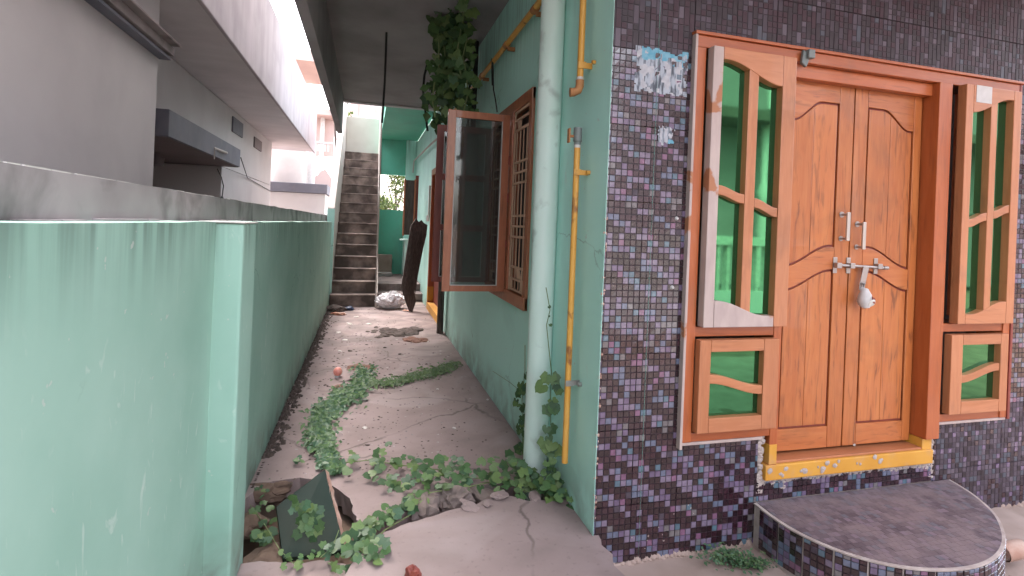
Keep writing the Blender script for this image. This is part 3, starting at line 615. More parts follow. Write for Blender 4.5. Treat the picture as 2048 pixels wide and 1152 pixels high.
# dusty mosaic on the tread: staggered small slips, and rounded lip
bb = MB(); rnd = random.Random(5)
def inside(x, y, poly):
    c = False
    for i in range(len(poly)):
        x1,y1 = poly[i]; x2,y2 = poly[i-1]
        if (y1 > y) != (y2 > y) and x < (x2-x1)*(y-y1)/(y2-y1)+x1: c = not c
    return c
inner = [(cen[0]+(p[0]-cen[0])*.982, cen[1]+(p[1]-cen[1])*.982) for p in arcs]; inner = [(p[0], min(p[1], FY-.012)) for p in inner]
outer = [(cen[0]+(p[0]-cen[0])*1.01, cen[1]+(p[1]-cen[1])*1.01) for p in arcs]; outer = [(p[0], min(p[1], FY-.01)) for p in outer]
MB().prism(outer, 2, .088, .0965).build('lip', M['plaster'], st, bev=.002)
def clip(poly, conv):
    ar = sum(conv[i-1][0]*conv[i][1]-conv[i][0]*conv[i-1][1] for i in range(len(conv))); cv_ = conv if ar > 0 else conv[::-1]
    for i in range(len(cv_)):
        a, c = cv_[i-1], cv_[i]; out = []
        side = lambda p: (c[0]-a[0])*(p[1]-a[1])-(c[1]-a[1])*(p[0]-a[0])
        for k in range(len(poly)):
            p, q = poly[k-1], poly[k]; sp_, sq_ = side(p), side(q)
            if (sp_ >= 0) != (sq_ >= 0): t = sp_/(sp_-sq_); out.append((p[0]+(q[0]-p[0])*t, p[1]+(q[1]-p[1])*t))
            if sq_ >= 0: out.append(q)
        poly = out
        if len(poly) < 3: return []
    return poly
y = 1.66; row = 0
while y < FY-.012:
    x = 2.0+(row%2)*.016
    while x < 3.46:
        pg = clip([(x,y),(x+.0298,y),(x+.0298,y+.0298),(x,y+.0298)], inner)
        if pg:
            h = .0985+rnd.random()*.001; t = rnd.choice((0,1,1,2,2,3,0,4)); n = len(pg)
            bb.add([(p[0],p[1],h) for p in pg]+[(p[0],p[1],.0965) for p in pg], [tuple(range(n))]+[(k,(k+1)%n,n+(k+1)%n,n+k) for k in range(n)], t)
        x += .0312
    y += .0312; row += 1
DT = [mat('trodden_mosaic', c, .75, (.17,.125,.13), 6, bump=.4, lo=.42, hi=.66) for c in ((.075,.052,.062),(.10,.073,.085),(.135,.10,.115),(.15,.11,.135),(.105,.095,.115))]
bb.build('tread_mosaic', DT, st, kind='stuff')
# riser tiles, each a vertical ceramic strip
cum = 0; last = None; strips = []
tot = [0]
for i in range(1, len(arcs)): tot.append(tot[-1]+math.dist(arcs[i-1], arcs[i]))
def along(s):
    for i in range(1, len(arcs)):
        if tot[i] >= s:
            t = (s-tot[i-1])/(tot[i]-tot[i-1]); a, c = arcs[i-1], arcs[i]; return (a[0]+(c[0]-a[0])*t, a[1]+(c[1]-a[1])*t)
    return arcs[-1]
s = .05
while s < tot[-1]-.15:
    wd = .128; p, q = Vector(along(s)), Vector(along(s+wd)); d = (q-p); L = d.length
    me = tile_mesh('riser_tile', 0,8,0,12, 0, min(L-.003,TW), 0.005, .205, int(s*1000), 'a')
    o = bpy.data.objects.new('riser_tile', me); COL.objects.link(o); o.parent = st
    o.location = (p.x, p.y-.008, -.118); o.rotation_euler = (0, 0, math.atan2(d.y, d.x)); 
    nrm = Vector((d.y, -d.x)).normalized(); o.location.x = p.x+nrm.x*.006; o.location.y = p.y+nrm.y*.006
    s += wd+.003
finish(st)

# torn posters
def poster(name, x0, x1, z0, z1, label, seed, blue=True):
    rnd = random.Random(seed); n = 34
    cols = [mat('faded_print', (.33,.36,.41), .8, (.07,.08,.10), 60, (1,1,.25), bump=.1, lo=.45, hi=.60), mat('sky_blue_print', (.07,.26,.36), .6, (.16,.33,.42), 40, bump=.1), mat('torn_paper', (.42,.42,.45), .85, (.33,.33,.36), 40, bump=.2)]
    b = MB()
    for i in range(n):
        for j in range(n):
            u, v = (i+.5)/n, (j+.5)/n
            e = min(u, 1-u, v, 1-v); nz = mnoise.noise(Vector((u*7, v*7, seed)))
            if e + nz*.14 < .02+(0.0 if blue else .14): continue
            xa, xb = x0+(x1-x0)*i/n, x0+(x1-x0)*(i+1)/n; za, zb = z0+(z1-z0)*j/n, z0+(z1-z0)*(j+1)/n
            k = 1 if (v > .76+nz*.3 and blue and u > .12) or (not blue and u > .62 and v < .32) else (2 if mnoise.noise(Vector((u*9, v*5, seed+4))) > .08 else 0)
            y = FY-.0096
            b.add([(xa,y,za),(xb,y,za),(xb,y,zb),(xa,y,zb)], [(0,1,2,3)], k)
    o = b.build(name, cols); tag(o, label, 'poster'); return o
poster('torn_poster', 1.235, 1.53, 2.19, 2.415, 'torn poster remnant with a blue top band on the mosaic wall', 3)
poster('torn_poster', 1.36, 1.48, 1.93, 2.05, 'small scrap of torn paper with a blue corner below the larger poster', 6, False)
o = lumps('wall_stain_chips', [(1.2,-.05,1.75,.1,.08)], M['plaster'], None, r=.005, dens=20, fy=FY-.009, seed=21); tag(o, 'pale paint chips stuck low on the mosaic wall near the corner', 'paint chips')
for px, py in ((1345,575),(1354,437)):
    q = atY(FY-.012, px, py); o = MB().tube([(q.x,FY-.008,q.z),(q.x,FY-.018,q.z)], [.011,.006], 10).build('wall_hook', M['white'], smooth=True)
    tag(o, 'white round blob stuck on the mosaic left of the entrance frame' if py > 500 else 'white square fleck on the mosaic beside the frame, upper of two', 'wall blob')

# ------------------------------------------------------------------ casement window in the side wall
wn_ = thing('casement_window', 'brown orange casement window with open dark glass sash and carved tan grille in the aqua side wall', 'window', (BX, 4.2, .92))
b = MB(); x0, x1 = BX-.022, BX+.10
b.box(x0, x1, WY0, WY0+.07, WZ0, WZ1); b.box(x0, x1, WY1-.07, WY1, WZ0, WZ1); b.box(x0, x1, 4.06, 4.15, WZ0, WZ1)
b.build('frame_post', M['winwood'], wn_, bev=.005)
b = MB().box(x0-.003, x1, WY0, WY1, WZ1-.085, WZ1+.002); b.box(x0-.01, x1, WY0, WY1+.0, WZ0-.002, WZ0+.09); b.build('frame_rail', M['winwood'], wn_, bev=.005)
# grille board: bars with carved rails
gx0, gx1 = BX-.012, BX-.002
def grille(ya, yb):
    g_ = MB().box(BX+.05, BX+.054, ya, yb, WZ0+.09, WZ1-.085).build('grille_gap_shade', M['black'], wn_)  # black sheet painting the shade in the gaps between bars
    for y in (ya, yb-.03): MB().box(gx0, gx1, y, y+.03, WZ0+.09, WZ1-.085).build('grille_stile', M['grille'], g_, bev=.003)
    zs = [1.02, 1.10, 1.19, 1.42, 1.50, 1.58, 1.83, 1.91, 1.99, 2.24, 2.32, 2.385]
    for z in zs: MB().box(gx0-.003, gx1, ya+.03, yb-.03, z, z+.018).build('grille_rail', M['grille'], g_, bev=.003)
    nb_ = 4; wdt = (yb-ya-.06)/nb_
    for k in range(nb_):
        y = ya+.03+wdt*(k+.5); MB().box(gx0+.004, gx1, y-.009, y+.009, 1.02, 2.24).build('grille_bar', M['grille'], g_, bev=.003)
    ym = (ya+yb)/2
    MB().prism([(ym-.13,1.12),(ym-.02,1.12),(ym-.0,1.19),(ym-.07,1.19)], 0, gx0, gx1).prism([(ym+.03,2.26),(ym+.10,2.26),(ym+.13,2.32),(ym+.02,2.32)], 0, gx0, gx1).build('grille_carving', M['grille'], g_, bev=.003)
    MB().box(gx0, gx1, ya+.03, ya+.10, 1.03, 1.10).box(gx0, gx1, yb-.10, yb-.03, 1.03, 1.10).build('grille_block', M['grille'], g_, bev=.003)
grille(WY0+.075, 4.055); grille(4.155, WY1-.075)
finish(wn_)
def casement(hx, hy, w, z0, z1, ang, wood_, glass, label=None, bars=False):
    """sash hinged at (hx,hy), opening towards -x, turned by ang about z"""
    s = .062; t = .032; c, sn = math.cos(ang), math.sin(ang)
    def pl_(o):
        for v in o.data.vertices:
            x, y, z = v.co; v.co = (hx+(-x*c-y*sn), hy+(-x*sn+y*c), z)
        return o
    root = pl_(MB().box(s-.004, w-s+.004, -.003, .003, z0+s*.6, z1-s*.8).build('sash', glass, wn_))
    if label: root['label'] = label
    pl_(MB().box(0, s, -t/2, t/2, z0, z1).build('stile', wood_, root, bev=.003)); pl_(MB().box(w-s, w, -t/2, t/2, z0, z1).build('stile', wood_, root, bev=.003))
    pl_(MB().box(s, w-s, -t/2+.001, t/2-.001, z1-s*.9, z1).build('rail', wood_, root, bev=.003)); pl_(MB().box(s, w-s, -t/2+.001, t/2-.001, z0, z0+s*.75).build('rail', wood_, root, bev=.003))
    b = MB()
    for (a_, c_) in ((s-.001, s+.005), (w-s-.005, w-s+.001)): b.box(a_, c_, -t/2-.001, -.004, z0+s*.75, z1-s*.9)
    b.box(s, w-s, -t/2-.001, -.004, z0+s*.75, z0+s*.75+.005); pl_(b.build('glazing_bead', M['white'], root))
    if bars:
        pl_(MB().box(.235, .29, -.02, .02, z0+.05, z1-.05).build('glazing_bar', M['darkred'], root))
        for z in (1.45, 1.90): pl_(MB().box(.05, w-.05, -.018, .018, z, z+.055).build('glazing_bar', M['darkred'], root))
    return root
def tglass():
    m = bpy.data.materials.new('grey_see_through_glass'); m.use_nodes = True; n = m.node_tree.nodes; l = m.node_tree.links
    n.remove(n["Principled BSDF"]); t = n.new("ShaderNodeBsdfTransparent"); t.inputs[0].default_value = (.60,.64,.64,1)
    g = n.new("ShaderNodeBsdfGlossy"); g.inputs["Roughness"].default_value = .05; x = n.new("ShaderNodeMixShader"); x.inputs[0].default_value = .07
    l.new(t.outputs[0], x.inputs[1]); l.new(g.outputs[0], x.inputs[2]); df = n.new('ShaderNodeBsdfDiffuse'); df.inputs[0].default_value = (.10,.085,.08,1); x2 = n.new('ShaderNodeMixShader'); x2.inputs[0].default_value = .22   # even brown-grey diffuse layer
    l.new(x.outputs[0], x2.inputs[1]); l.new(df.outputs[0], x2.inputs[2]); l.new(x2.outputs[0], n["Material Output"].inputs[0]); return m
M['tglass'] = tglass()
sr = casement(BX-.03, 4.13, .50, .985, 2.395, .03, M['winwood'], M['tglass'])
for z in (1.33, 2.0, 1.7): MB().box(BX-.035, BX-.020, 4.11, 4.15, z, z+.07).build('hinge', M['darkred'], sr)
casement(BX-.03, 4.74, .50, .99, 2.39, -.05, M['darkred'], M['tglass'], 'further open sash with dark red glazing bars', True)
finish(wn_)

# ------------------------------------------------------------------ pipes on the side wall
dp = thing('downpipe', 'fat round pale green downpipe standing at the front end of the aqua wall', 'pipe', (1.04, 3.05, 0))
MB().tube([(1.04,3.05,-.12),(1.04,3.05,3.44)], .073, 28).build('pipe', M['pipe_paint'], dp, smooth=True)
MB().tube([(1.04,3.05,1.55),(1.04,3.05,1.62)], .0755, 28).build('faint_collar', M['pipe_paint'], dp, smooth=True); finish(dp)
gl = thing('gas_pipe', 'upright yellow pipe with grey valve fitting on the aqua wall, the lower piece', 'pipe', (1.05, 2.6, .3))
MB().tube([(1.05,2.60,.28),(1.05,2.60,1.93)], .0165, 14).build('pipe', M['yellowpipe'], gl, smooth=True)
MB().tube([(1.05,2.60,1.93),(1.05,2.60,1.945)], .018, 14).build('white_joint', M['white'], gl, smooth=True)
MB().tube([(1.05,2.60,1.945),(1.05,2.60,1.96),(1.05,2.60,1.965),(1.05,2.60,2.035)], [.018,.018,.023,.023], 14).build('valve', M['darksteel'], gl, smooth=True)
MB().tube([(1.05,2.60,1.99),(1.01,2.61,1.99)], .008, 8).box(1.0,1.008,2.595,2.625,1.955,2.03).build('valve_handle', M['rust'], gl, bev=.002)
for z in (1.80, .70): MB().box(1.052, BX, 2.583, 2.592, z-.012, z+.014).box(1.03,1.072,2.578,2.583,z-.014,z+.016).tube([(BX-.02,2.56,z),(BX-.001,2.56,z)], .012, 8).build('bracket', M['yellowpipe'] if z > 1 else M['steel'], gl, bev=.001)
finish(gl)
gu = thing('gas_pipe', 'yellow rust patched pipe ending in a rusty elbow near the top of the aqua wall', 'pipe', (1.05, 2.6, 2.3))
MB().tube([(1.05,2.60,2.30),(1.05,2.60,3.44)], .0175, 14).build('pipe', M['yellowpipe'], gu, smooth=True)
MB().tube([(1.05,2.60,2.285),(1.05,2.60,2.30)], .0195, 14).build('white_joint', M['white'], gu, smooth=True)
MB().tube([(1.05,2.60,2.285),(1.05,2.60,2.255),(1.043,2.603,2.232),(1.02,2.607,2.22),(1.0,2.61,2.218)], [.022,.022,.022,.022,.024], 14).build('elbow', M['rust'], gu, smooth=True)
MB().box(1.052, BX, 2.583, 2.592, 2.345, 2.375).box(1.03,1.072,2.578,2.583,2.342,2.378).tube([(BX-.02,2.545,2.37),(BX-.001,2.545,2.37)], .01, 8).build('bracket', M['yellowpipe'], gu, bev=.001)
finish(gu)
gd = thing('gas_pipe', 'long level yellow pipe running high along the aqua wall above the casement window', 'pipe', (1.05, 5, 2.97))
MB().tube([(1.04,2.98,2.985),(1.04,7.2,2.96)], .022, 12).build('pipe', M['yellowpipe'], gd, smooth=True)
for y in (3.4, 4.15, 5.1): MB().tube([(1.04,y,2.975),(1.04,y+.06,2.975)], .028, 12).box(1.05,BX,y+.02,y+.04,2.93,2.96).build('collar', M['rust'], gd, smooth=True)
finish(gd)
def single(name, mb, m, label, cat, group=None, **k):
    o = mb.build(name, m, **k); tag(o, label, cat, group); return o
single('drain_pipe', MB().tube([(1.05,5.55,2.45),(1.05,5.55,SOF)], .028, 12), M['black'], 'black upright pipe on the aqua wall beside the hanging vine', 'pipe', smooth=True)
single('drain_pipe', MB().tube([(1.07,5.95,2.5),(1.07,5.95,SOF)], .014, 8), M['black'], 'thinner black pipe just beyond the black upright pipe', 'pipe', smooth=True)
single('drain_pipe', MB().tube([(1.04,7.35,.0),(1.04,7.35,SOF)], .045, 12), M['bark'], 'brown stained pipe at the near side of the red doorway', 'pipe', smooth=True)
single('black_cord', MB().tube([(1.03,4.62,2.98),(1.035,4.60,2.8),(1.03,4.55,2.7),(1.04,4.5,2.6),(1.04,4.42,2.48)], .006, 6).tube([(1.02,4.62,2.99),(1.02,4.58,2.8),(1.02,4.56,2.74)], .006, 6), M['black'], 'thin black cord tied to the yellow pipe above the window', 'cord')
single('ceiling_rod', MB().tube([(.128,5.64,SOF),(.13,5.64,2.95),(.12,5.64,2.52)], .011, 8), M['black'], 'thin dark rod hanging from the slab over the path', 'rod', smooth=True)
q0, q1, q2 = atY(6.5,857,120), atY(6.5,846,180), atY(6.5,855,262)
single('loose_cable', MB().tube([atY(6.5,872,90), q0, atY(6.5,849,150), q1, atY(6.5,851,225), q2], .014, 8), M['black'], 'loose black cable hanging beside the vine', 'cable', smooth=True)
q = atX(1.03, 858, 292); q2 = atX(1.03, 828, 322); q3 = atX(1.03, 826, 345)
single('wall_conduit', MB().tube([atX(1.05,905,250), q, q2, q3], .016, 8), M['cream'], 'thin pale conduit above the red doorway leading to the far shutter', 'conduit', smooth=True)

# ------------------------------------------------------------------ red side doorway
dr = thing('side_door', 'dark red door in an orange frame with yellow foot along the side wall', 'door', (BX, 8.6, 0))
MB().box(BX-.015, BX+.13, DY1-.11, DY1, .12, DZ1).build('frame_post', M['frame'], dr, bev=.004)
MB().box(BX-.015, BX+.13, DY0, DY0+.08, .12, DZ1).build('frame_post', M['darkred'], dr, bev=.004)
MB().box(BX-.018, BX+.13, DY0, DY1, DZ1-.10, DZ1+.004).build('frame_head', M['frame'], dr, bev=.004)
MB().box(BX-.017, BX+.128, DY1-.112, DY1-.0, .15, .40).build('yellow_foot', M['yellow'], dr, bev=.003)
MB().box(BX-.02, BX+.2, DY0, DY1, -.05, .12).build('yellow_sill', M['yellow'], dr, bev=.004)
L_ = MB().box(BX+.085, BX+.12, DY0+.08, DY1-.11, .13, DZ1-.10).build('leaf', M['darkred'], dr)
for y0, y1 in ((DY0+.2, 8.45), (8.72, DY1-.22)):
    for z0, z1 in ((.35, 1.0), (1.15, 2.2)): MB().box(BX+.076, BX+.084, y0, y1, z0, z1).build('panel', M['darkred'], L_, bev=.003)
finish(dr)
ws = thing('window_shutter', 'dark red window shutter standing open near the red side doorway', 'shutter', (BX, 6.95, 1.2))
MB().box(.985, BX-.002, 6.93, 6.97, 1.15, 2.4).build('shutter_board', M['darkred'], ws, bev=.004); MB().box(1.0, BX-.03, 6.922, 6.929, 1.25, 1.7).box(1.0, BX-.03, 6.922, 6.929, 1.8, 2.3).build('shutter_panel', M['darkred'], ws, bev=.002); finish(ws)
ms = thing('meter_box', 'small cream switch plates between the far shutter and red doorway', 'switch', (BX, 9.9, 1.6))
for y, z0, z1 in ((9.75, 1.55, 1.66), (9.95, 1.55, 1.66)): MB().box(BX-.02, BX, y, y+.12, z0, z1).build('switch_plate', M['cream'], ms, bev=.004)
MB().box(BX-.03, BX, 9.72, 9.78, 1.66, 2.2).build('cable_cover', M['cream'], ms); finish(ms)
p0 = atY(10.6, 812, 360); p1 = atY(10.6, 827, 470)
ws = thing('window_shutter', 'far brown wooden shutter standing open past the leaning board', 'shutter', (1.0, 10.6, 1.2))
MB().box(p0.x, p1.x-.02, 10.58, 10.64, p1.z, p0.z).build('shutter_board', M['bark'], ws, bev=.004)
for xx in (p0.x-.03, p1.x-.02): MB().box(xx, xx+.03, 10.56, 10.66, p1.z-.02, p0.z+.02).build('shutter_stile', M['winwood'], ws, bev=.004)
MB().box(p1.x, p1.x+.06, 10.60, 10.62, p1.z, p0.z+.1).build('hinge_plate', M['darkred'], ws); finish(ws)
MB_ = MB(); q = atY(12, 805, 478)
# ------------------------------------------------------------------ leaning board, bag
lb = MB(); outl = [(855,450),(848,446),(843,440),(838,444),(832,437),(826,446),(822,450),(817,480),(811,520),(806,552),(802,574),(808,595),(814,612),(818,622),(825,624),(830,610),(832,602),(829,585),(838,540),(846,499),(853,470)]
n = len(outl); fr = []; bk = []
for (x, y) in outl:
    t = (625-y)/185.0; Yd = 9.15+.35*t; p = atY(Yd, x, y); fr.append(p); bk.append(p+Vector((0,.06,0)))
lb.add(fr+bk, [tuple(range(n)), tuple(range(n,2*n))[::-1]]+[(i,n+i,n+(i+1)%n,(i+1)%n) for i in range(n)])
for k in range(9):
    x = 812+k*4; a_, c_ = atY(9.46, 826+k*2.6, 462), atY(9.2, 809+k*2.6, 588); lb.tube([a_+Vector((0,-.012,0)), c_+Vector((0,-.02,0))], .008, 5)
single('leaning_board', lb, M['bark'], 'dark ragged bark-like board leaning on the side wall by the white bag', 'board', bev=0.01)
bag = bmesh.new(); bmesh.ops.create_icosphere(bag, subdivisions=5, radius=1)
for v in bag.verts:
    p = v.co.copy(); nz = mnoise.fractal(p*2.1, 1, 2, 4); cr = abs(mnoise.noise(p*5.3))*.22
    v.co = Vector((p.x*.25, p.y*.2, max(-.01, (p.z*.5+.45)*.30)))*(1+.22*nz-cr*.55)
    if p.z > .3: v.co.z *= 1+.25*mnoise.noise(Vector((p.x*3,0,0)))
me = bpy.data.meshes.new('plastic_bag'); bag.to_mesh(me); bag.free(); me.materials.append(M['bag'])
o = bpy.data.objects.new('plastic_bag', me); COL.objects.link(o); o.location = (.47, 9.55, .0); tag(o, 'crumpled white plastic bag on the floor at the foot of the stairs', 'bag')

# ------------------------------------------------------------------ stairs
stt = thing('staircase', 'steep weathered concrete staircase rising at the far end of the path', 'stairs', (-.15, 10, 0))
d0, rs, go, nst = 9.72, .21, .25, 15
for k in range(nst):
    y = d0+k*go; b = MB()
    n = 10; x0, x1 = -.54+(.0 if k > 1 else -.02), .225
    vs = []; 
    b.box(x0, x1, y+.012, y+go*1.0+.012 if k < nst-1 else y+1.2, max(-.1, (k-1)*rs-.05), (k+1)*rs-.035)
    b.build('riser', M['stairconc'], stt)
    b = MB(); b.box(x0, x1+(.006 if k < 7 else 0), y+(R(-.004,.004) if k < 7 else R(.008,.013)), y+go+.02, (k+1)*rs-.034, (k+1)*rs); o = b.build('tread', M['stairconc'], stt, bev=.012)
# parapet on the left of the stairs
pr_ = [(9.95,-.1),(9.95,1.72),(13.2,4.35),(14.2,4.35),(14.2,-.1)]
MB().prism(pr_, 0, -.66, -.545).build('stair_parapet', M['cream'], stt, bev=.008)
MB().box(-.664, -.541, 9.93, 9.949, -.1, 1.70).build('parapet_face', M['aqua'], stt, bev=.004)
MB().prism([(9.70,.0),(9.70,.25),(13.25,3.25),(13.25,2.9),(10.0,.0)], 0, .232, .245).build('stair_string', M['cream'], stt)
finish(stt)
single('bamboo_pole', MB().tube([(.215,9.60,0),(.205,9.62,1.9),(.195,9.64,3.42)], .014, 8), M['cream'], 'thin pale pole standing at the right edge of the staircase', 'pole', smooth=True)
lw = MB(); lw.box(-.54, .232, 13.6, 13.75, 3.1, 4.05); single('landing_parapet', lw, M['cream'], 'cream parapet wall across the top landing of the staircase', 'wall', bev=.01)

# ------------------------------------------------------------------ end of the alley
ew = thing('end_wall', 'deep teal end wall with a square opening to the trees beyond', 'wall', (.7, 13, 0))
MB().box(.24, 1.12, 13.0, 13.15, -.1, 1.80).build('low_wall', M['teal'], ew)
MB().box(.24, 1.12, 13.0, 13.15, 2.64, 5.2).build('lintel', M['teal'], ew)
MB().box(.862, 1.12, 12.86, 12.999, -.1, 5.2).build('pilaster', M['aqua'], ew)
MB().box(.255, 1.12, 9.13, 12.99, SOF+.02, SOF+.15).build('teal_ceiling', M['teal'], ew)
MB().box(.24, .262, 12.9, 12.999, -.1, 5.2).build('edge_strip', M['cream'], ew); finish(ew)
single('concrete_block', MB().box(.28,.62,12.7,12.95,.28,.75), M['sandy'], 'tan stained block against the foot of the teal end wall', 'block', bev=.02)
single('brick_ledge', MB().box(.30,.62,12.35,12.62,.28,.36), M['rawconc'], 'low grey ledge in front of the tan block', 'ledge', bev=.02)
q = atY(12.6, 805, 478); single('wall_basin', MB().box(q.x-.06,1.10,12.4,12.8,q.z-.03,q.z+.0).box(q.x+.04,1.10,12.45,12.8,.28,q.z-.031), M['pipe_paint'], 'small pale ledge jutting from the wall under the far shutter', 'ledge', bev=.008)

# ------------------------------------------------------------------ far buildings and trees
fh = thing('far_house', 'pale pink sunlit house with balcony slabs and columns beyond the lilac house', 'house', (-4, 20, 0))
MB().box(-7, -2.6, 24, 30, 0, 6.5).build('body', M['pinkhouse'], fh)
MB().tube([(-2.15,15.8,0),(-2.15,15.8,3.35)], .48, 28).build('round_bay', M['cream'], fh, smooth=True)
MB().box(-2.75,-1.0,14.6,17.5,2.18,2.42).build('blue_grey_canopy', M['nbrblue'], fh, bev=.01)
MB().box(-2.7,-1.05,14.7,17.4,0,2.17).build('ground_floor', M['nbr'], fh)
MB().box(-2.5,-1.05,17.5,20.5,4.75,4.95).build('balcony_slab', M['pinkhouse'], fh, bev=.01)
MB().box(-3.5,-1.4,20.5,24,7.2,7.6).build('balcony_slab', M['pinkhouse'], fh, bev=.01)
MB().tube([(-1.62,16.5,2.42),(-1.62,16.5,3.7)], .14, 18).build('column', M['white'], fh, smooth=True)
MB().tube([(-1.45,18,2.4),(-1.45,18,4.75)], .07, 14).build('column', M['white'], fh, smooth=True)
MB().box(-1.75,-1.1,18.2,18.3,3.55,4.75).build('balcony_panel', M['pinkhouse'], fh, bev=.01)
MB().prism([(-1.9,2.42),(-1.0,2.42),(-1.0,2.7),(-1.25,3.05)], 1, 17.0, 17.1).build('gable_panel', M['pinkhouse'], fh)
for k in range(7): MB().tube([(-1.72+k*.09,16.9,3.55),(-1.72+k*.09,16.9,3.78)], .03, 8).build('baluster', M['white'], fh, smooth=True)
MB().box(-1.8,-1.05,16.85,16.95,3.78,3.83).build('balcony_rail', M['white'], fh)
finish(fh)
rh = thing('rear_house', 'white house with window panels seen above the top of the stairs', 'house', (0, 22, 0))
MB().box(-.75, .42, 21, 27, 0, 7.5).build('body', M['cream'], rh)
for x in (.02, .25): MB().box(x, x+.12, 20.96, 20.999, 4.6, 6.9).build('pilaster_strip', M['white'], rh)
MB().box(-.75,-.45,20.9,20.999,0,6.2).build('drain_strip', M['pinkhouse'], rh); finish(rh)

LEAF_MESHES = []
def leaf_mesh(lobes, m, seed):
    rnd = random.Random(seed); b = MB(); n = 15
    if lobes: rad = [(0,.28),(14,.62),(36,.95),(55,.62),(70,.72),(90,.95+.1),(110,.72),(125,.62),(144,.95),(166,.62),(180,.28)]
    else: rad = [(0,.55),(30,.85),(60,.85),(90,1.0),(120,.85),(150,.85),(180,.55),(215,.62),(325,.62)]
    pts = []
    if lobes:
        prof = [(-90,.12),(-62,.62),(-32,.88),(-8,.72),(12,.80),(35,1.0),(56,.76),(75,.84),(90,1.08),(105,.84),(124,.76),(145,1.0),(168,.80),(188,.72),(212,.88),(242,.62)]
    else:
        prof = [(-90,.12),(-65,.55),(-35,.80),(-5,.88),(25,.86),(55,.90),(78,.92),(90,1.06),(102,.92),(125,.90),(155,.86),(185,.88),(215,.80),(245,.55)]
    for a, r in prof:
        r *= rnd.uniform(.93, 1.07)*.5; t = math.radians(a+rnd.uniform(-3,3)); x, y = r*math.cos(t), r*math.sin(t)+.45
        pts.append((x, y, .12*abs(x)-.35*(r*r)+rnd.uniform(-.02,.02)))
    b.add(pts+[(0,.45,.0)], [(i,(i+1)%len(pts),len(pts)) for i in range(len(pts))])
    me = bpy.data.meshes.new('leaf'); me.from_pydata(b.v, [], b.f); me.materials.append(m)
    me.polygons.foreach_set("use_smooth", [True]*len(me.polygons)); return me
for i in range(12): LEAF_MESHES.append(leaf_mesh(i % 3 != 0, LEAFM[(0,1,2,0,3,1,2,3,0,1,0,2)[i]], i))
def put_leaf(parent, p, size, up, spin=None, me=None, tilt=.5):
    """leaf whose face looks along 'up' (jittered)"""
    o = bpy.data.objects.new('leaf', me or random.choice(LEAF_MESHES)); COL.objects.link(o)
    u = (Vector(up)+Vector((R(-tilt,tilt),R(-tilt,tilt),R(-tilt,tilt)))).normalized()
    q = u.to_track_quat('Z', 'Y').to_matrix().to_4x4() @ Matrix.Rotation(R(0,6.28) if spin is None else spin, 4, 'Z')
    o.matrix_world = Matrix.Translation(p) @ q @ Matrix.Scale(size, 4); o.parent = parent; return o
def cloud(name, n, fn, m, label, cat, kind=None, parent=None, group=None):
    b = MB()
    mats = m
    for i in range(n):
        p, s, up = fn(i); u = Vector(up).normalized(); a = u.orthogonal().normalized(); a.rotate(Matrix.Rotation(R(0,6.28), 3, u)); c = u.cross(a)
        k = R(.55,.9); vs = [p-a*s*.5, p-a*s*.15+c*s*k*.45+u*s*.1, p+a*s*.5, p-a*s*.15-c*s*k*.45+u*s*.1]
        b.add(vs, [(0,1,2,3)], random.randrange(len(mats)))
    o = b.build(name, mats, parent); 
    if label: tag(o, label, cat, group, kind)
    elif kind: o['kind'] = kind
    return o
# trees behind the opening
FAR = [mat('far_leaf_a', (.10,.16,.04), .6, bump=0), mat('far_leaf_b', (.16,.22,.05), .6, bump=0), mat('far_leaf_c', (.07,.11,.035), .6, bump=0)]
for i, (cx, cy, cz, rx, rz, lab, nl) in enumerate(((1.25, 25, 3.2, 1.0, 2.0, 'tall grey green tree seen through the square opening at the alley end', 2600), (.45, 22, 2.0, .9, .55, 'low bright yellow green bush under the tree beyond the alley end', 1400), (-4.0, 19.5, 2.0, 1.0, 1.2, 'small green tree glimpsed between the lilac house and round bay', 1200), (-.9, 17, 4.9, .35, .7, 'green plant rising behind the stair parapet', 500))):
    tr = thing('tree' if i != 1 and i != 3 else 'bush', lab, 'tree' if i in (0,2) else 'plant', (cx, cy, 0))
    MB().tube([(cx,cy,0),(cx+.05,cy,cz*.5),(cx,cy,cz)], [.12,.09,.04], 8).tube([(cx,cy,cz*.6),(cx+rx*.5,cy,cz+rz*.2)], [.05,.02], 6).tube([(cx,cy,cz*.6),(cx-rx*.5,cy,cz+rz*.3)], [.05,.02], 6).build('trunk', M['bark'], tr)
    cl = [(cx+R(-1,1)*rx*.75, cy+R(-1,1)*rx*.75, cz+R(-1,1)*rz*.75, R(.25,.5)) for _ in range(16)]
    def fn(k):
        c = random.choice(cl); d = Vector((R(-1,1),R(-1,1),R(-1,1))).normalized()*R(.2,1)**.5*c[3]*max(rx,.5); return Vector(c[:3])+d, R(.06,.15), (R(-1,1),R(-1,1),R(0,1))
    cloud('crown', nl, fn, FAR, None, None, 'stuff', tr); finish(tr)

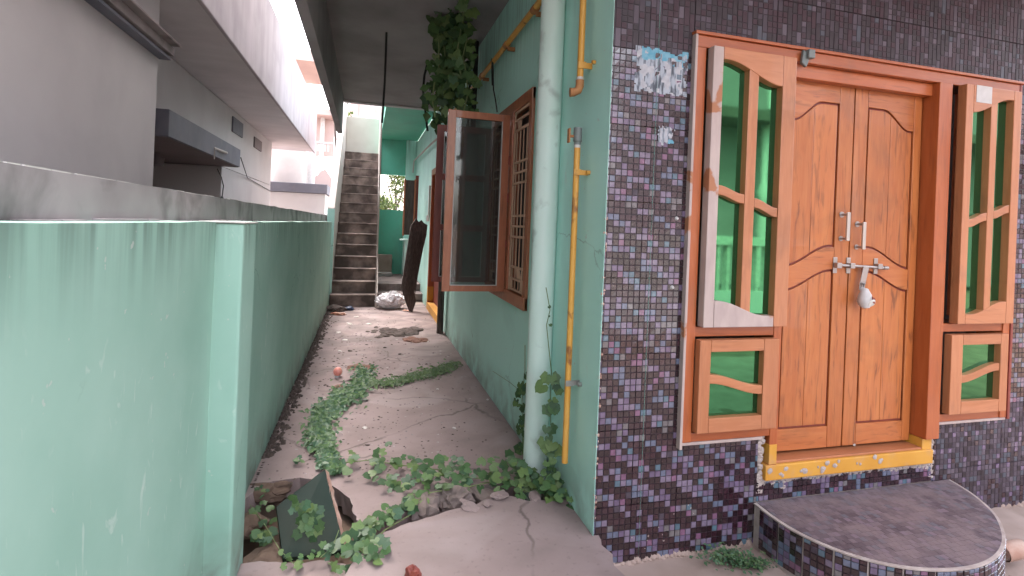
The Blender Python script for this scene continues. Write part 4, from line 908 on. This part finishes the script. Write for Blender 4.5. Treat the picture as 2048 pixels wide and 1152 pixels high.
# ------------------------------------------------------------------ vines
def vine_thing(name, label, loc): return thing(name, label, 'vine', loc)
hv = vine_thing('hanging_vine', 'dense green leafy vine hanging from the slab in front of the aqua wall', (.75, 4.6, SOF))
sb = MB()
strands = []
for k in range(11):
    x = R(.56,.80); y = R(4.4,5.2); zb = R(2.45,3.1)
    pts = [Vector((x, y, SOF))]; z = SOF
    while z > zb: z -= .16; x += R(-.04,.045); y += R(-.04,.04); x = min(x, .84); pts.append(Vector((x, y, z)))
    strands.append(pts); sb.tube(pts, .006, 5)
sb.build('stem', M['stem'], hv)
for k in range(230):
    s_ = random.choice(strands); p = random.choice(s_)+Vector((R(-.09,.09),R(-.1,.1),R(-.08,.08)))
    px_bias = 1
    put_leaf(hv, p, R(.07,.14), (R(-.5,.2),-1,R(.0,.6)), spin=math.pi+R(-.7,.7), tilt=.45)
def hvf(k):
    s_ = random.choice(strands); p = random.choice(s_)+Vector((R(-.06,.14),R(-.05,.3),R(-.12,.12))); return p, R(.07,.13), (R(-.6,.3),-1,R(-.3,.6))
cloud('back_leaves', 200, hvf, LEAFM[:2], None, None, 'stuff', hv)
finish(hv)
tv = vine_thing('trailing_vine', 'thin vine trailing down from the yellow pipe to the open sash top', (.95, 5.3, 2.4))
pts = [atX(.95, 935, 200), atX(.95, 920, 235), atX(.95, 905, 262), atX(.95, 892, 285), atX(.95,884,300)]
MB().tube(pts, .006, 5).build('stem', M['stem'], tv)
for k in range(26): put_leaf(tv, random.choice(pts)+Vector((R(-.06,.06),R(-.2,.2),R(-.1,.12))), R(.08,.13), (R(-.5,.2),-1,.4), spin=math.pi+R(-.7,.7))
finish(tv)
# climber on the downpipe
def path_leaves(parent, pix, plane, n, s0, s1, up, jx=14, jy=10, tilt=.5, spin=None, lift=0.0, mes=None):
    L = [math.dist(a, b) for a, b in zip(pix, pix[1:])]; T = sum(L)
    for i in range(n):
        t = R(0, T); k = 0
        while t > L[k] and k < len(L)-1: t -= L[k]; k += 1
        a, b = pix[k], pix[k+1]; f = t/L[k]; x = a[0]+(b[0]-a[0])*f+random.gauss(0,.5)*jx; y = a[1]+(b[1]-a[1])*f+random.gauss(0,.5)*jy
        p = plane(x, y)+Vector((0,0,R(0,lift))); put_leaf(parent, p, R(s0,s1)*.82, up, tilt=tilt, me=random.choice(mes) if mes else None, spin=spin() if spin else None)
cv = vine_thing('climbing_vine', 'ivy-leaved vine climbing from the floor between downpipe and lower yellow pipe', (1.05, 2.85, 0))
MB().tube([atY(2.88,*p) for p in ((1112,975),(1105,900),(1100,820),(1103,745),(1098,700),(1093,650),(1100,620),(1092,575))], .0028, 5).tube([atY(2.9,*p) for p in ((1120,900),(1128,800),(1126,740),(1131,700))], .002, 5).build('stem', M['stem'], cv)
sp = lambda: math.pi+R(-.8,.8)
path_leaves(cv, [(1103,735),(1106,770),(1104,810)], lambda x,y: atY(2.80,x,y), 13, .07,.12, (-.3,-1,.35), 10, 10, .35, sp)
path_leaves(cv, [(1104,830),(1102,870),(1104,905)], lambda x,y: atY(2.80,x,y), 12, .06,.11, (-.3,-1,.35), 10, 12, .35, sp)
path_leaves(cv, [(1110,905),(1105,945),(1110,985)], lambda x,y: atY(2.78,x,y), 16, .05,.09, (-.3,-1,.35), 14, 10, .4, sp)
path_leaves(cv, [(1096,575),(1097,620),(1098,690)], lambda x,y: atY(2.82,x,y), 3, .02,.035, (-.3,-1,.35), 3, 8, .35, sp)
finish(cv)
cv2 = vine_thing('climbing_vine', 'ivy-leaved vine climbing the aqua wall behind the downpipe', (1.09, 3.4, 0))
MB().tube([atX(1.08,*p) for p in ((1046,905),(1045,860),(1044,800),(1050,740),(1050,690))], .0025, 5).tube([atX(1.09,*p) for p in ((1050,790),(1020,765),(985,742))], .0018, 5).build('stem', M['stem'], cv2)
path_leaves(cv2, [(1050,735),(1038,790),(1043,850),(1038,905)], lambda x,y: atX(1.05,x,y), 34, .05,.095, (-1,-.7,.35), 12, 14, .4, sp)
finish(cv2)
gv = vine_thing('creeping_vine', 'lobed leaf creeper spreading over the broken floor edge between trench and downpipe', (.6, 2.95, 0))
P0 = lambda z: (lambda x, y: atZ(z, x, y))
MB().tube([atZ(.02,*p) for p in ((1060,985),(1000,960),(940,955),(880,940),(800,930),(740,920),(690,925))], .0035, 5).tube([atZ(.02,*p) for p in ((1000,960),(930,975),(860,985),(820,1010))], .003, 5).build('stem', M['stem'], gv)
path_leaves(gv, [(700,920),(760,930),(830,940),(900,945),(970,950),(1040,940)], P0(.03), 75, .055,.10, (0,-.45,1), 26, 26, .45, lift=.05)
path_leaves(gv, [(730,950),(800,965),(860,975),(930,965),(1000,975)], P0(.02), 48, .05,.095, (0,-.5,1), 26, 14, .45, lift=.04)
path_leaves(gv, [(1000,965),(1040,975),(1080,985),(1115,985)], P0(.03), 62, .05,.10, (0,-.6,1), 22, 16, .5, lift=.11)
path_leaves(gv, [(1100,995),(1130,1010),(1145,1015)], P0(.03), 14, .05,.09, (0,-.6,1), 8, 8, .5, lift=.07)
finish(gv)
gv = vine_thing('creeping_vine', 'creeper crossing the trench beside the dark green slab to the front concrete', (.1, 2.5, 0))
MB().tube([atZ(.0,*p) for p in ((850,990),(820,1030),(770,1060),(730,1100),(700,1140))], .0035, 5).build('stem', M['stem'], gv)
path_leaves(gv, [(835,985),(825,1010),(795,1030),(760,1050),(730,1065)], P0(.0), 60, .05,.09, (0,-.45,1), 16, 12, .45, lift=.04)
path_leaves(gv, [(725,1085),(715,1110),(705,1135),(690,1150)], P0(.0), 42, .055,.10, (0,-.5,1), 24, 14, .5, lift=.07)
path_leaves(gv, [(740,1085),(760,1110),(745,1130)], P0(.03), 12, .055,.09, (0,-.5,1), 12, 10, .4, lift=.05)
finish(gv)
gv = vine_thing('creeping_vine', 'small creeper growing in the earth pit behind the dark green slab', (-.3, 2.7, 0))
path_leaves(gv, [(545,1060),(520,1040),(530,1080),(515,1105)], P0(-.06), 30, .05,.08, (0,-.5,1), 14, 14, .5, lift=.08)
path_leaves(gv, [(580,1035),(610,1020),(630,1050),(600,1060)], lambda x,y: atY(2.62,x,y), 34, .05,.08, (0,-1,.3), 22, 16, .5, lift=.02)
path_leaves(gv, [(560,1130),(620,1125),(670,1118)], P0(.0), 22, .03,.06, (0,-.5,1), 18, 8, .6, lift=.05)
path_leaves(gv, [(590,930),(600,928)], P0(.01), 7, .04,.05, (0,-.5,1), 8, 4, .5, lift=.03)
path_leaves(gv, [(520,985),(545,965),(510,1000)], P0(-.02), 14, .03,.05, (0,-.5,1), 12, 8, .5, lift=.03)
MB().tube([atZ(0,*p) for p in ((500,1010),(530,1050),(560,1100),(590,1130))], .002, 5).tube([atY(2.55,678,1060),atY(2.5,665,1095),atY(2.45,640,1115)], .002, 5).build('stem', M['stem'], gv)
finish(gv)
def strip_fn(pix, w0, s0, s1, plane=P0(.01), lift=.03):
    L = [math.dist(a, b) for a, b in zip(pix, pix[1:])]; T = sum(L)
    def f(i):
        t = R(0, T); k = 0
        while t > L[k] and k < len(L)-1: t -= L[k]; k += 1
        a, b = pix[k], pix[k+1]; q = t/L[k]; x = a[0]+(b[0]-a[0])*q; y = a[1]+(b[1]-a[1])*q
        w = w0*(.5+.5*abs(mnoise.noise(Vector((x*.03,y*.05,2))))*3)
        x += random.gauss(0,.5)*w; y += random.gauss(0,.5)*w*.55
        return plane(x, y)+Vector((0,0,R(0,lift))), R(s0,s1), (R(-.5,.5),R(-.9,.1),1)
    return f
cloud('weeds', 2600, strip_fn([(668,945),(655,920),(640,890),(635,860),(650,825),(690,795),(725,770),(730,740)], 30, .026,.066), LEAFM, 'thick strip of small weeds curving up the crack on the left of the path', 'weeds', 'stuff')
cloud('weeds', 1500, strip_fn([(735,768),(780,768),(820,758),(870,745),(912,730)], 22, .02,.042, lift=.025), LEAFM, 'thin strip of small weeds running right across the path to the aqua wall', 'weeds', 'stuff')
cloud('weeds', 500, strip_fn([(1420,1110),(1450,1125),(1490,1130),(1530,1140)], 36, .012,.026, P0(-.12), .05), LEAFM, 'sparse weeds at the foot of the mosaic wall left of the step', 'weeds', 'stuff')
cloud('weeds', 260, strip_fn([(1185,1060),(1195,1080),(1200,1110)], 18, .012,.026, P0(-.08), .06), LEAFM, 'tuft of weeds at the corner of the mosaic and aqua walls', 'weeds', 'stuff')

# ------------------------------------------------------------------ dark green slab in the pit
A = atY(3.02,650,938); B_ = atY(2.62,690,1100); C_ = atY(2.56,566,1117); D_ = atY(2.82,553,1012)
sl_ = MB(); off = Vector((.02,.03,.0)); top = [A, B_, C_, D_]; nn = (B_-A).cross(D_-A).normalized()
if nn.y < 0: nn = -nn
t_ = nn*.03
gs = thing('stone_slab', 'dark green stone slab with a broken pink edge tilted in the earth pit', 'slab', tuple(C_))
sl_.add([p for p in top]+[p+t_ for p in top], [(0,1,2,3),(7,6,5,4),(1,2,6,5),(2,3,7,6)]); sl_.build('slab_face', M['granite'], gs)
e = MB()
n = 16; r1 = []; r2 = []
for i in range(n+1):
    p = A.lerp(B_, i/n); r1.append(p+Vector((R(-.004,.004)-.002,-.003,R(-.003,.003)))); r2.append(p+t_*1.0+Vector((.024+R(-.005,.005),0,0)))
e.add(r1+r2, [(i,i+1,n+2+i,n+1+i) for i in range(n)])
r1 = []; r2 = []
for i in range(n+1):
    p = A.lerp(D_, i/n); r1.append(p+Vector((0,-.003,R(-.003,.003)))); r2.append(p+t_+Vector((0,0,.006+R(-.003,.003))))
e.add(r1+r2, [(i,i+1,n+2+i,n+1+i) for i in range(n)])
e.build('broken_edge', M['brokenedge'], gs); finish(gs)

# ------------------------------------------------------------------ stones, clods, chips, litter
def rock(name, p, s, m, label, cat, group=None, seed=None, sub=3, sq=(1,1,.6), rot=None, fr=1.4):
    seed = R(0,100) if seed is None else seed
    bm = bmesh.new(); bmesh.ops.create_icosphere(bm, subdivisions=sub, radius=1)
    for v in bm.verts:
        q = v.co.copy(); v.co = q*(1+.45*mnoise.noise(q*fr+Vector((seed,0,0)))+.12*mnoise.noise(q*4+Vector((seed,3,0))))
        v.co = Vector((v.co.x*s*sq[0], v.co.y*s*sq[1], v.co.z*s*sq[2]))
    me = bpy.data.meshes.new(name); bm.to_mesh(me); bm.free(); me.materials.append(m)
    o = bpy.data.objects.new(name, me); COL.objects.link(o); o.location = p; o.rotation_euler = (R(-.2,.2),R(-.2,.2),R(0,6)) if rot is None else rot
    tag(o, label, cat, group); return o
rock('rubble_stone', atZ(-.04,848,1020), .085, M['stonegrey'], 'rounded grey stone filling the trench gap, leftmost of the large ones', 'stone', sq=(1.1,1,.8), fr=2.6)
rock('rubble_stone', atZ(-.04,895,1003), .06, M['stonegrey'], 'grey stone in the trench between two larger stones', 'stone', sq=(1,1,.9), fr=2.8)
rock('rubble_stone', atZ(-.03,915,1000), .07, M['stonegrey'], 'broken grey stone tucked against the front concrete edge', 'stone', sq=(1.3,1,.8), fr=2.6)
rock('rubble_stone', atZ(-.03,965,990), .07, M['stonegrey'], 'low stone under the creeper near the trench', 'stone', sq=(1.4,.8,.6))
rock('rubble_stone', atZ(-.05,720,1055), .035, M['stonegrey'], 'small stone beside the broken edge of the green slab', 'stone')
rock('earth_clod', atZ(-.08,525,1130), .10, M['earth'], 'reddish lump of earth at the front left of the pit', 'clod', sq=(1.2,1,.5))
for (x, y, s_, l_) in ((940,1014,.045,'leftmost'),(1000,990,.05,'largest'),(975,1006,.03,'smallest'),(1070,992,.04,'rightmost')):
    rock('concrete_flake', atZ(.035,x,y), s_, M['concrete'], l_+' flat flake of broken concrete along the front slab edge', 'flake', 'broken flakes along the front slab edge', sq=(1.4,.8,.22))
# dirt pile far up the path
rnd = random.Random(4)
b_ = MB()
for (cx, cy, w, h, m, nm, lab) in ((790,664,46,9,M['darkdirt'],'dirt_pile','dark crumbly dirt pile across the middle of the path'), (832,680,24,6,M['claydirt'],'dirt_pile','reddish brown dirt pile right of the dark one'), (715,735,30,7,M['claydirt'],'dirt_pile','low brown dirt smear left of the weeds')):
    bm = bmesh.new()
    for k in range(60 if w > 40 else 30):
        x = cx+random.gauss(0,.42)*w; y = cy+random.gauss(0,.42)*h; q = atZ(.004, x, y); r_ = R(.02,.06)*(1.2 if w > 40 else .9)
        g = bmesh.ops.create_icosphere(bm, subdivisions=2, radius=1)
        sd = R(0,50)
        for v in g['verts']:
            c = v.co.copy(); f = 1+.5*mnoise.noise(c*1.6+Vector((sd,0,0))); v.co = Vector((q.x+c.x*r_*f*1.3, q.y+c.y*r_*f*1.5, max(.002, c.z*r_*f*.45)))
    me = bpy.data.meshes.new(nm); bm.to_mesh(me); bm.free(); me.materials.append(m); o = bpy.data.objects.new(nm, me); COL.objects.link(o); tag(o, lab, 'dirt', kind='stuff')
rock('clay_shard', atZ(.0,680,776), .055, M['claydirt'], 'hollow broken reddish clay piece left of the weeds', 'shard', sq=(1.3,1,.45))
rock('clay_shard', atZ(.0,815,622), .06, M['cliporange'], 'flat tan shard near the foot of the leaning board', 'shard', sq=(1.5,1,.3))
rock('concrete_flake', atZ(.006,700,748), .16, M['concrete'], 'thin loose sheet of cement lying beside the pink ball', 'flake', sq=(1.2,1.3,.05), rot=(0,0,.4))
pb = thing('pink_ball', 'small pink ball-like cap on the path left of the weeds', 'ball', tuple(atZ(0,675,752)))
q = atZ(0,675,756); bm = bmesh.new(); bmesh.ops.create_uvsphere(bm, u_segments=20, v_segments=12, radius=.042)
me = bpy.data.meshes.new('ball_top'); bm.to_mesh(me); bm.free(); me.materials.append(M['pinkball']); me.polygons.foreach_set("use_smooth",[True]*len(me.polygons))
o = bpy.data.objects.new('ball_top', me); COL.objects.link(o); o.location = q+Vector((0,0,.062)); o.parent = pb
MB().tube([q+Vector((0,0,0)), q+Vector((0,0,.012)), q+Vector((0,0,.03))], [.032,.028,.02], 14).build('ball_foot', M['white'], pb, smooth=True); finish(pb)
for (x, y, s_, l_) in ((908,856,.013,'tiny bright white chip alone on the clean right part of the path'),(975,799,.010,'tiny white chip close to the foot of the aqua wall'),(875,778,.011,'small buff chip below the thin strip of weeds'),(730,855,.014,'small dark edged pebble right of the thick weeds'),(855,683,.016,'white chip right of the reddish dirt pile'),
                    (648,795,.012,'white chip at the left edge of the thick weeds'),(738,648,.035,'pale flake behind the dark dirt pile'),(700,648,.04,'largest pale crumpled flake in the far left of the path'),(680,702,.022,'buff stone left of centre, halfway up the path'),(676,665,.03,'pale flake near the green wall, beyond the buff stone'),
                    (690,680,.024,'pale stone just in front of the far left flakes'),(795,673,.014,'white fleck at the front edge of the dark dirt pile'),(755,613,.03,'pale flake beside the white plastic bag'),(712,634,.03,'pale flake in front of the stair litter')):
    rock('plaster_chip', atZ(.003,x,y), s_, M['chip'], l_, 'chip', 'plaster chips scattered on the path', sub=2, sq=(1.4,1,.4))
for (x, y, s_, l_) in ((700,702,.02,'dark crumb right of the buff stone on the path'),(770,695,.02,'dark crumb in front of the dark dirt pile'),(800,708,.018,'dark crumb in the middle of the path below the dirt piles'),(770,775,.016,'dark crumb on the thin weeds strip'),(735,890,.012,'dark crumb between the thick weeds and the creeper'),
                    (752,655,.03,'dark clod left of the dark dirt pile'),(650,770,.012,'dark crumb between the pink ball and the green wall'),(830,640,.014,'dark crumb near the red doorway sill')):
    rock('dirt_crumb', atZ(.003,x,y), s_, M['darkdirt'], l_, 'crumb', 'dark crumbs scattered on the path', sub=2, sq=(1.4,1,.4))
rock('litter', atZ(.02,680,608), .13, M['bag'], 'crumpled silvery wrapper heap by the first stair', 'litter', sq=(1.6,1,.45), fr=4)
rock('litter', atZ(.02,698,618), .07, M['blue'], 'dark blue litter beside the silvery wrappers', 'litter', sq=(1.1,1,.8))
rock('litter', atZ(.01,676,628), .08, M['cliporange'], 'orange brown wrapper in front of the silvery litter', 'litter', sq=(1.6,1,.35), fr=3)
rock('litter', atZ(.03,672,618), .13, M['darkdirt'], 'dark dirt heap under the wrappers beside the green wall', 'dirt', sq=(1.2,1.2,.5))
rock('wood_stump', atZ(.04,826,1150), .035, M['darkred'], 'purple brown wooden peg end at the bottom of the front concrete', 'peg', sq=(1,.6,1.2))
def grit(name, n, fn, m, label):
    b = MB()
    for i in range(n):
        x, y = fn(); r_ = R(.003,.011)*(1.6 if y > 5 else 1); k = random.choice((4,5,6)); a0 = R(0,6)
        ring = [(x+math.cos(a0+6.283*j/k)*r_*R(.6,1.3), y+math.sin(a0+6.283*j/k)*r_*R(.6,1.3), .0008) for j in range(k)]
        b.add(ring+[(x, y, r_*R(.2,.6))], [(j,(j+1)%k,k) for j in range(k)])
    tag(b.build(name, m), label, 'grit', kind='stuff')
grit('pale_grit', 170, lambda: (R(-.5,1.05), 3.2+abs(random.gauss(0,1))*2.6), M['rawconc'], 'fine pale grit strewn along the path')
grit('dark_grit', 900, lambda: (min(1.05,max(-.55,random.gauss(.0,.5))), min(9.4,3.2+abs(random.gauss(0,1))*2.9)), M['darkdirt'], 'fine dark grit strewn along the path')
for (x, y, s_, l_) in ((520,985,.09,'brown earth lump at the upper left rim of the pit'),(560,975,.07,'brown earth lump against the pit rim beside the green slab'),(500,1050,.08,'brown earth lump at the foot of the green wall in the pit')):
    rock('earth_clod', atZ(-.05,x,y), s_, M['earth'], l_, 'clod', sq=(1.4,1,.55))
debris_shade = MB()  # dark crumbs packed together to paint contact shade at the wall foot
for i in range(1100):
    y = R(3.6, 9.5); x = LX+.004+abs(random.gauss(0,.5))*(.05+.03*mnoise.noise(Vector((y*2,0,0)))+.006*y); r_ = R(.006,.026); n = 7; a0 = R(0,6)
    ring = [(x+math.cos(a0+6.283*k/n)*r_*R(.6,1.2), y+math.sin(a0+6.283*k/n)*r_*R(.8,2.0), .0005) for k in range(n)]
    debris_shade.add(ring+[(x, y, R(.008,.022))], [(k,(k+1)%n,n) for k in range(n)])
o = debris_shade.build('gutter_debris_shade', M['darkdirt']); tag(o, 'dark debris massed as contact shade along the foot of the green wall', 'debris', kind='stuff')
pv = thing('pipe_stub', 'broken pale pipe end sticking out right of the rounded step', 'pipe', tuple(atZ(-.1,2010,1110)))
q = atZ(-.08,2005,1105); r2 = q+Vector((.11,-.02,.02)); MB().tube([q, r2], .045, 16, cap=False).tube([r2, q], .038, 16, cap=False).build('stub', M['brokenedge'], pv, smooth=True); finish(pv)

# ------------------------------------------------------------------ what stands behind the viewer, seen in the glass
bw = thing('front_boundary_wall', 'grey pierced front boundary wall reflected in the door glass', 'wall', (2, -3.2, 0))
MB().box(-3, 8, -3.3, -3.15, -.15, .55).build('base', M['nbr'], bw); MB().box(-3, 8, -3.32, -3.13, 1.35, 1.5).build('coping', M['limewash'], bw)
for k in range(56): MB().box(-3+k*.2, -3+k*.2+.06, -3.29, -3.16, .551, 1.349).build('upright', M['limewash'], bw)
finish(bw)
oh = thing('opposite_house', 'dim house with white turned columns across the lane, seen only in the glass', 'house', (16, -9, 0))
MB().box(9.2, 45, -16, -9.6, 0, 8.5).build('body', M['under'], oh); MB().box(8.8, 45, -9.6, -8.3, 4.9, 5.2).build('porch_slab', M['bark'], oh)
for x in (11.6, 15.2, 24, 28): MB().tube([(x,-8.9,0),(x,-8.9,1.0),(x,-8.9,1.4),(x,-8.9,1.7),(x,-8.9,2.6),(x,-8.9,2.9),(x,-8.9,3.2),(x,-8.9,4.9)], [.16,.16,.09,.2,.1,.2,.09,.14], 12).build('column', M['white'], oh, smooth=True)
MB().box(12.2, 14.6, -9.59, -9.5, 5.6, 7.4).build('pale_panel', M['white'], oh)
finish(oh)
for (x, y) in ((-1.5,-7),(22,-6.2)):
    tr = thing('tree', 'leafy tree behind the viewer, %s' % ('on the left' if x < 0 else 'before the opposite house') , 'tree', (x,y,0), 'trees behind the viewer')
    MB().tube([(x,y,0),(x,y,2.2)], [.12,.07], 8).build('trunk', M['bark'], tr)
    cloud('crown', 900, lambda k: (Vector((x,y,2.6))+Vector((random.gauss(0,.6),random.gauss(0,.6),random.gauss(0,.5))), R(.15,.3), (R(-1,1),R(-1,1),R(0,1))), LEAFM, None, None, 'stuff', tr); finish(tr)
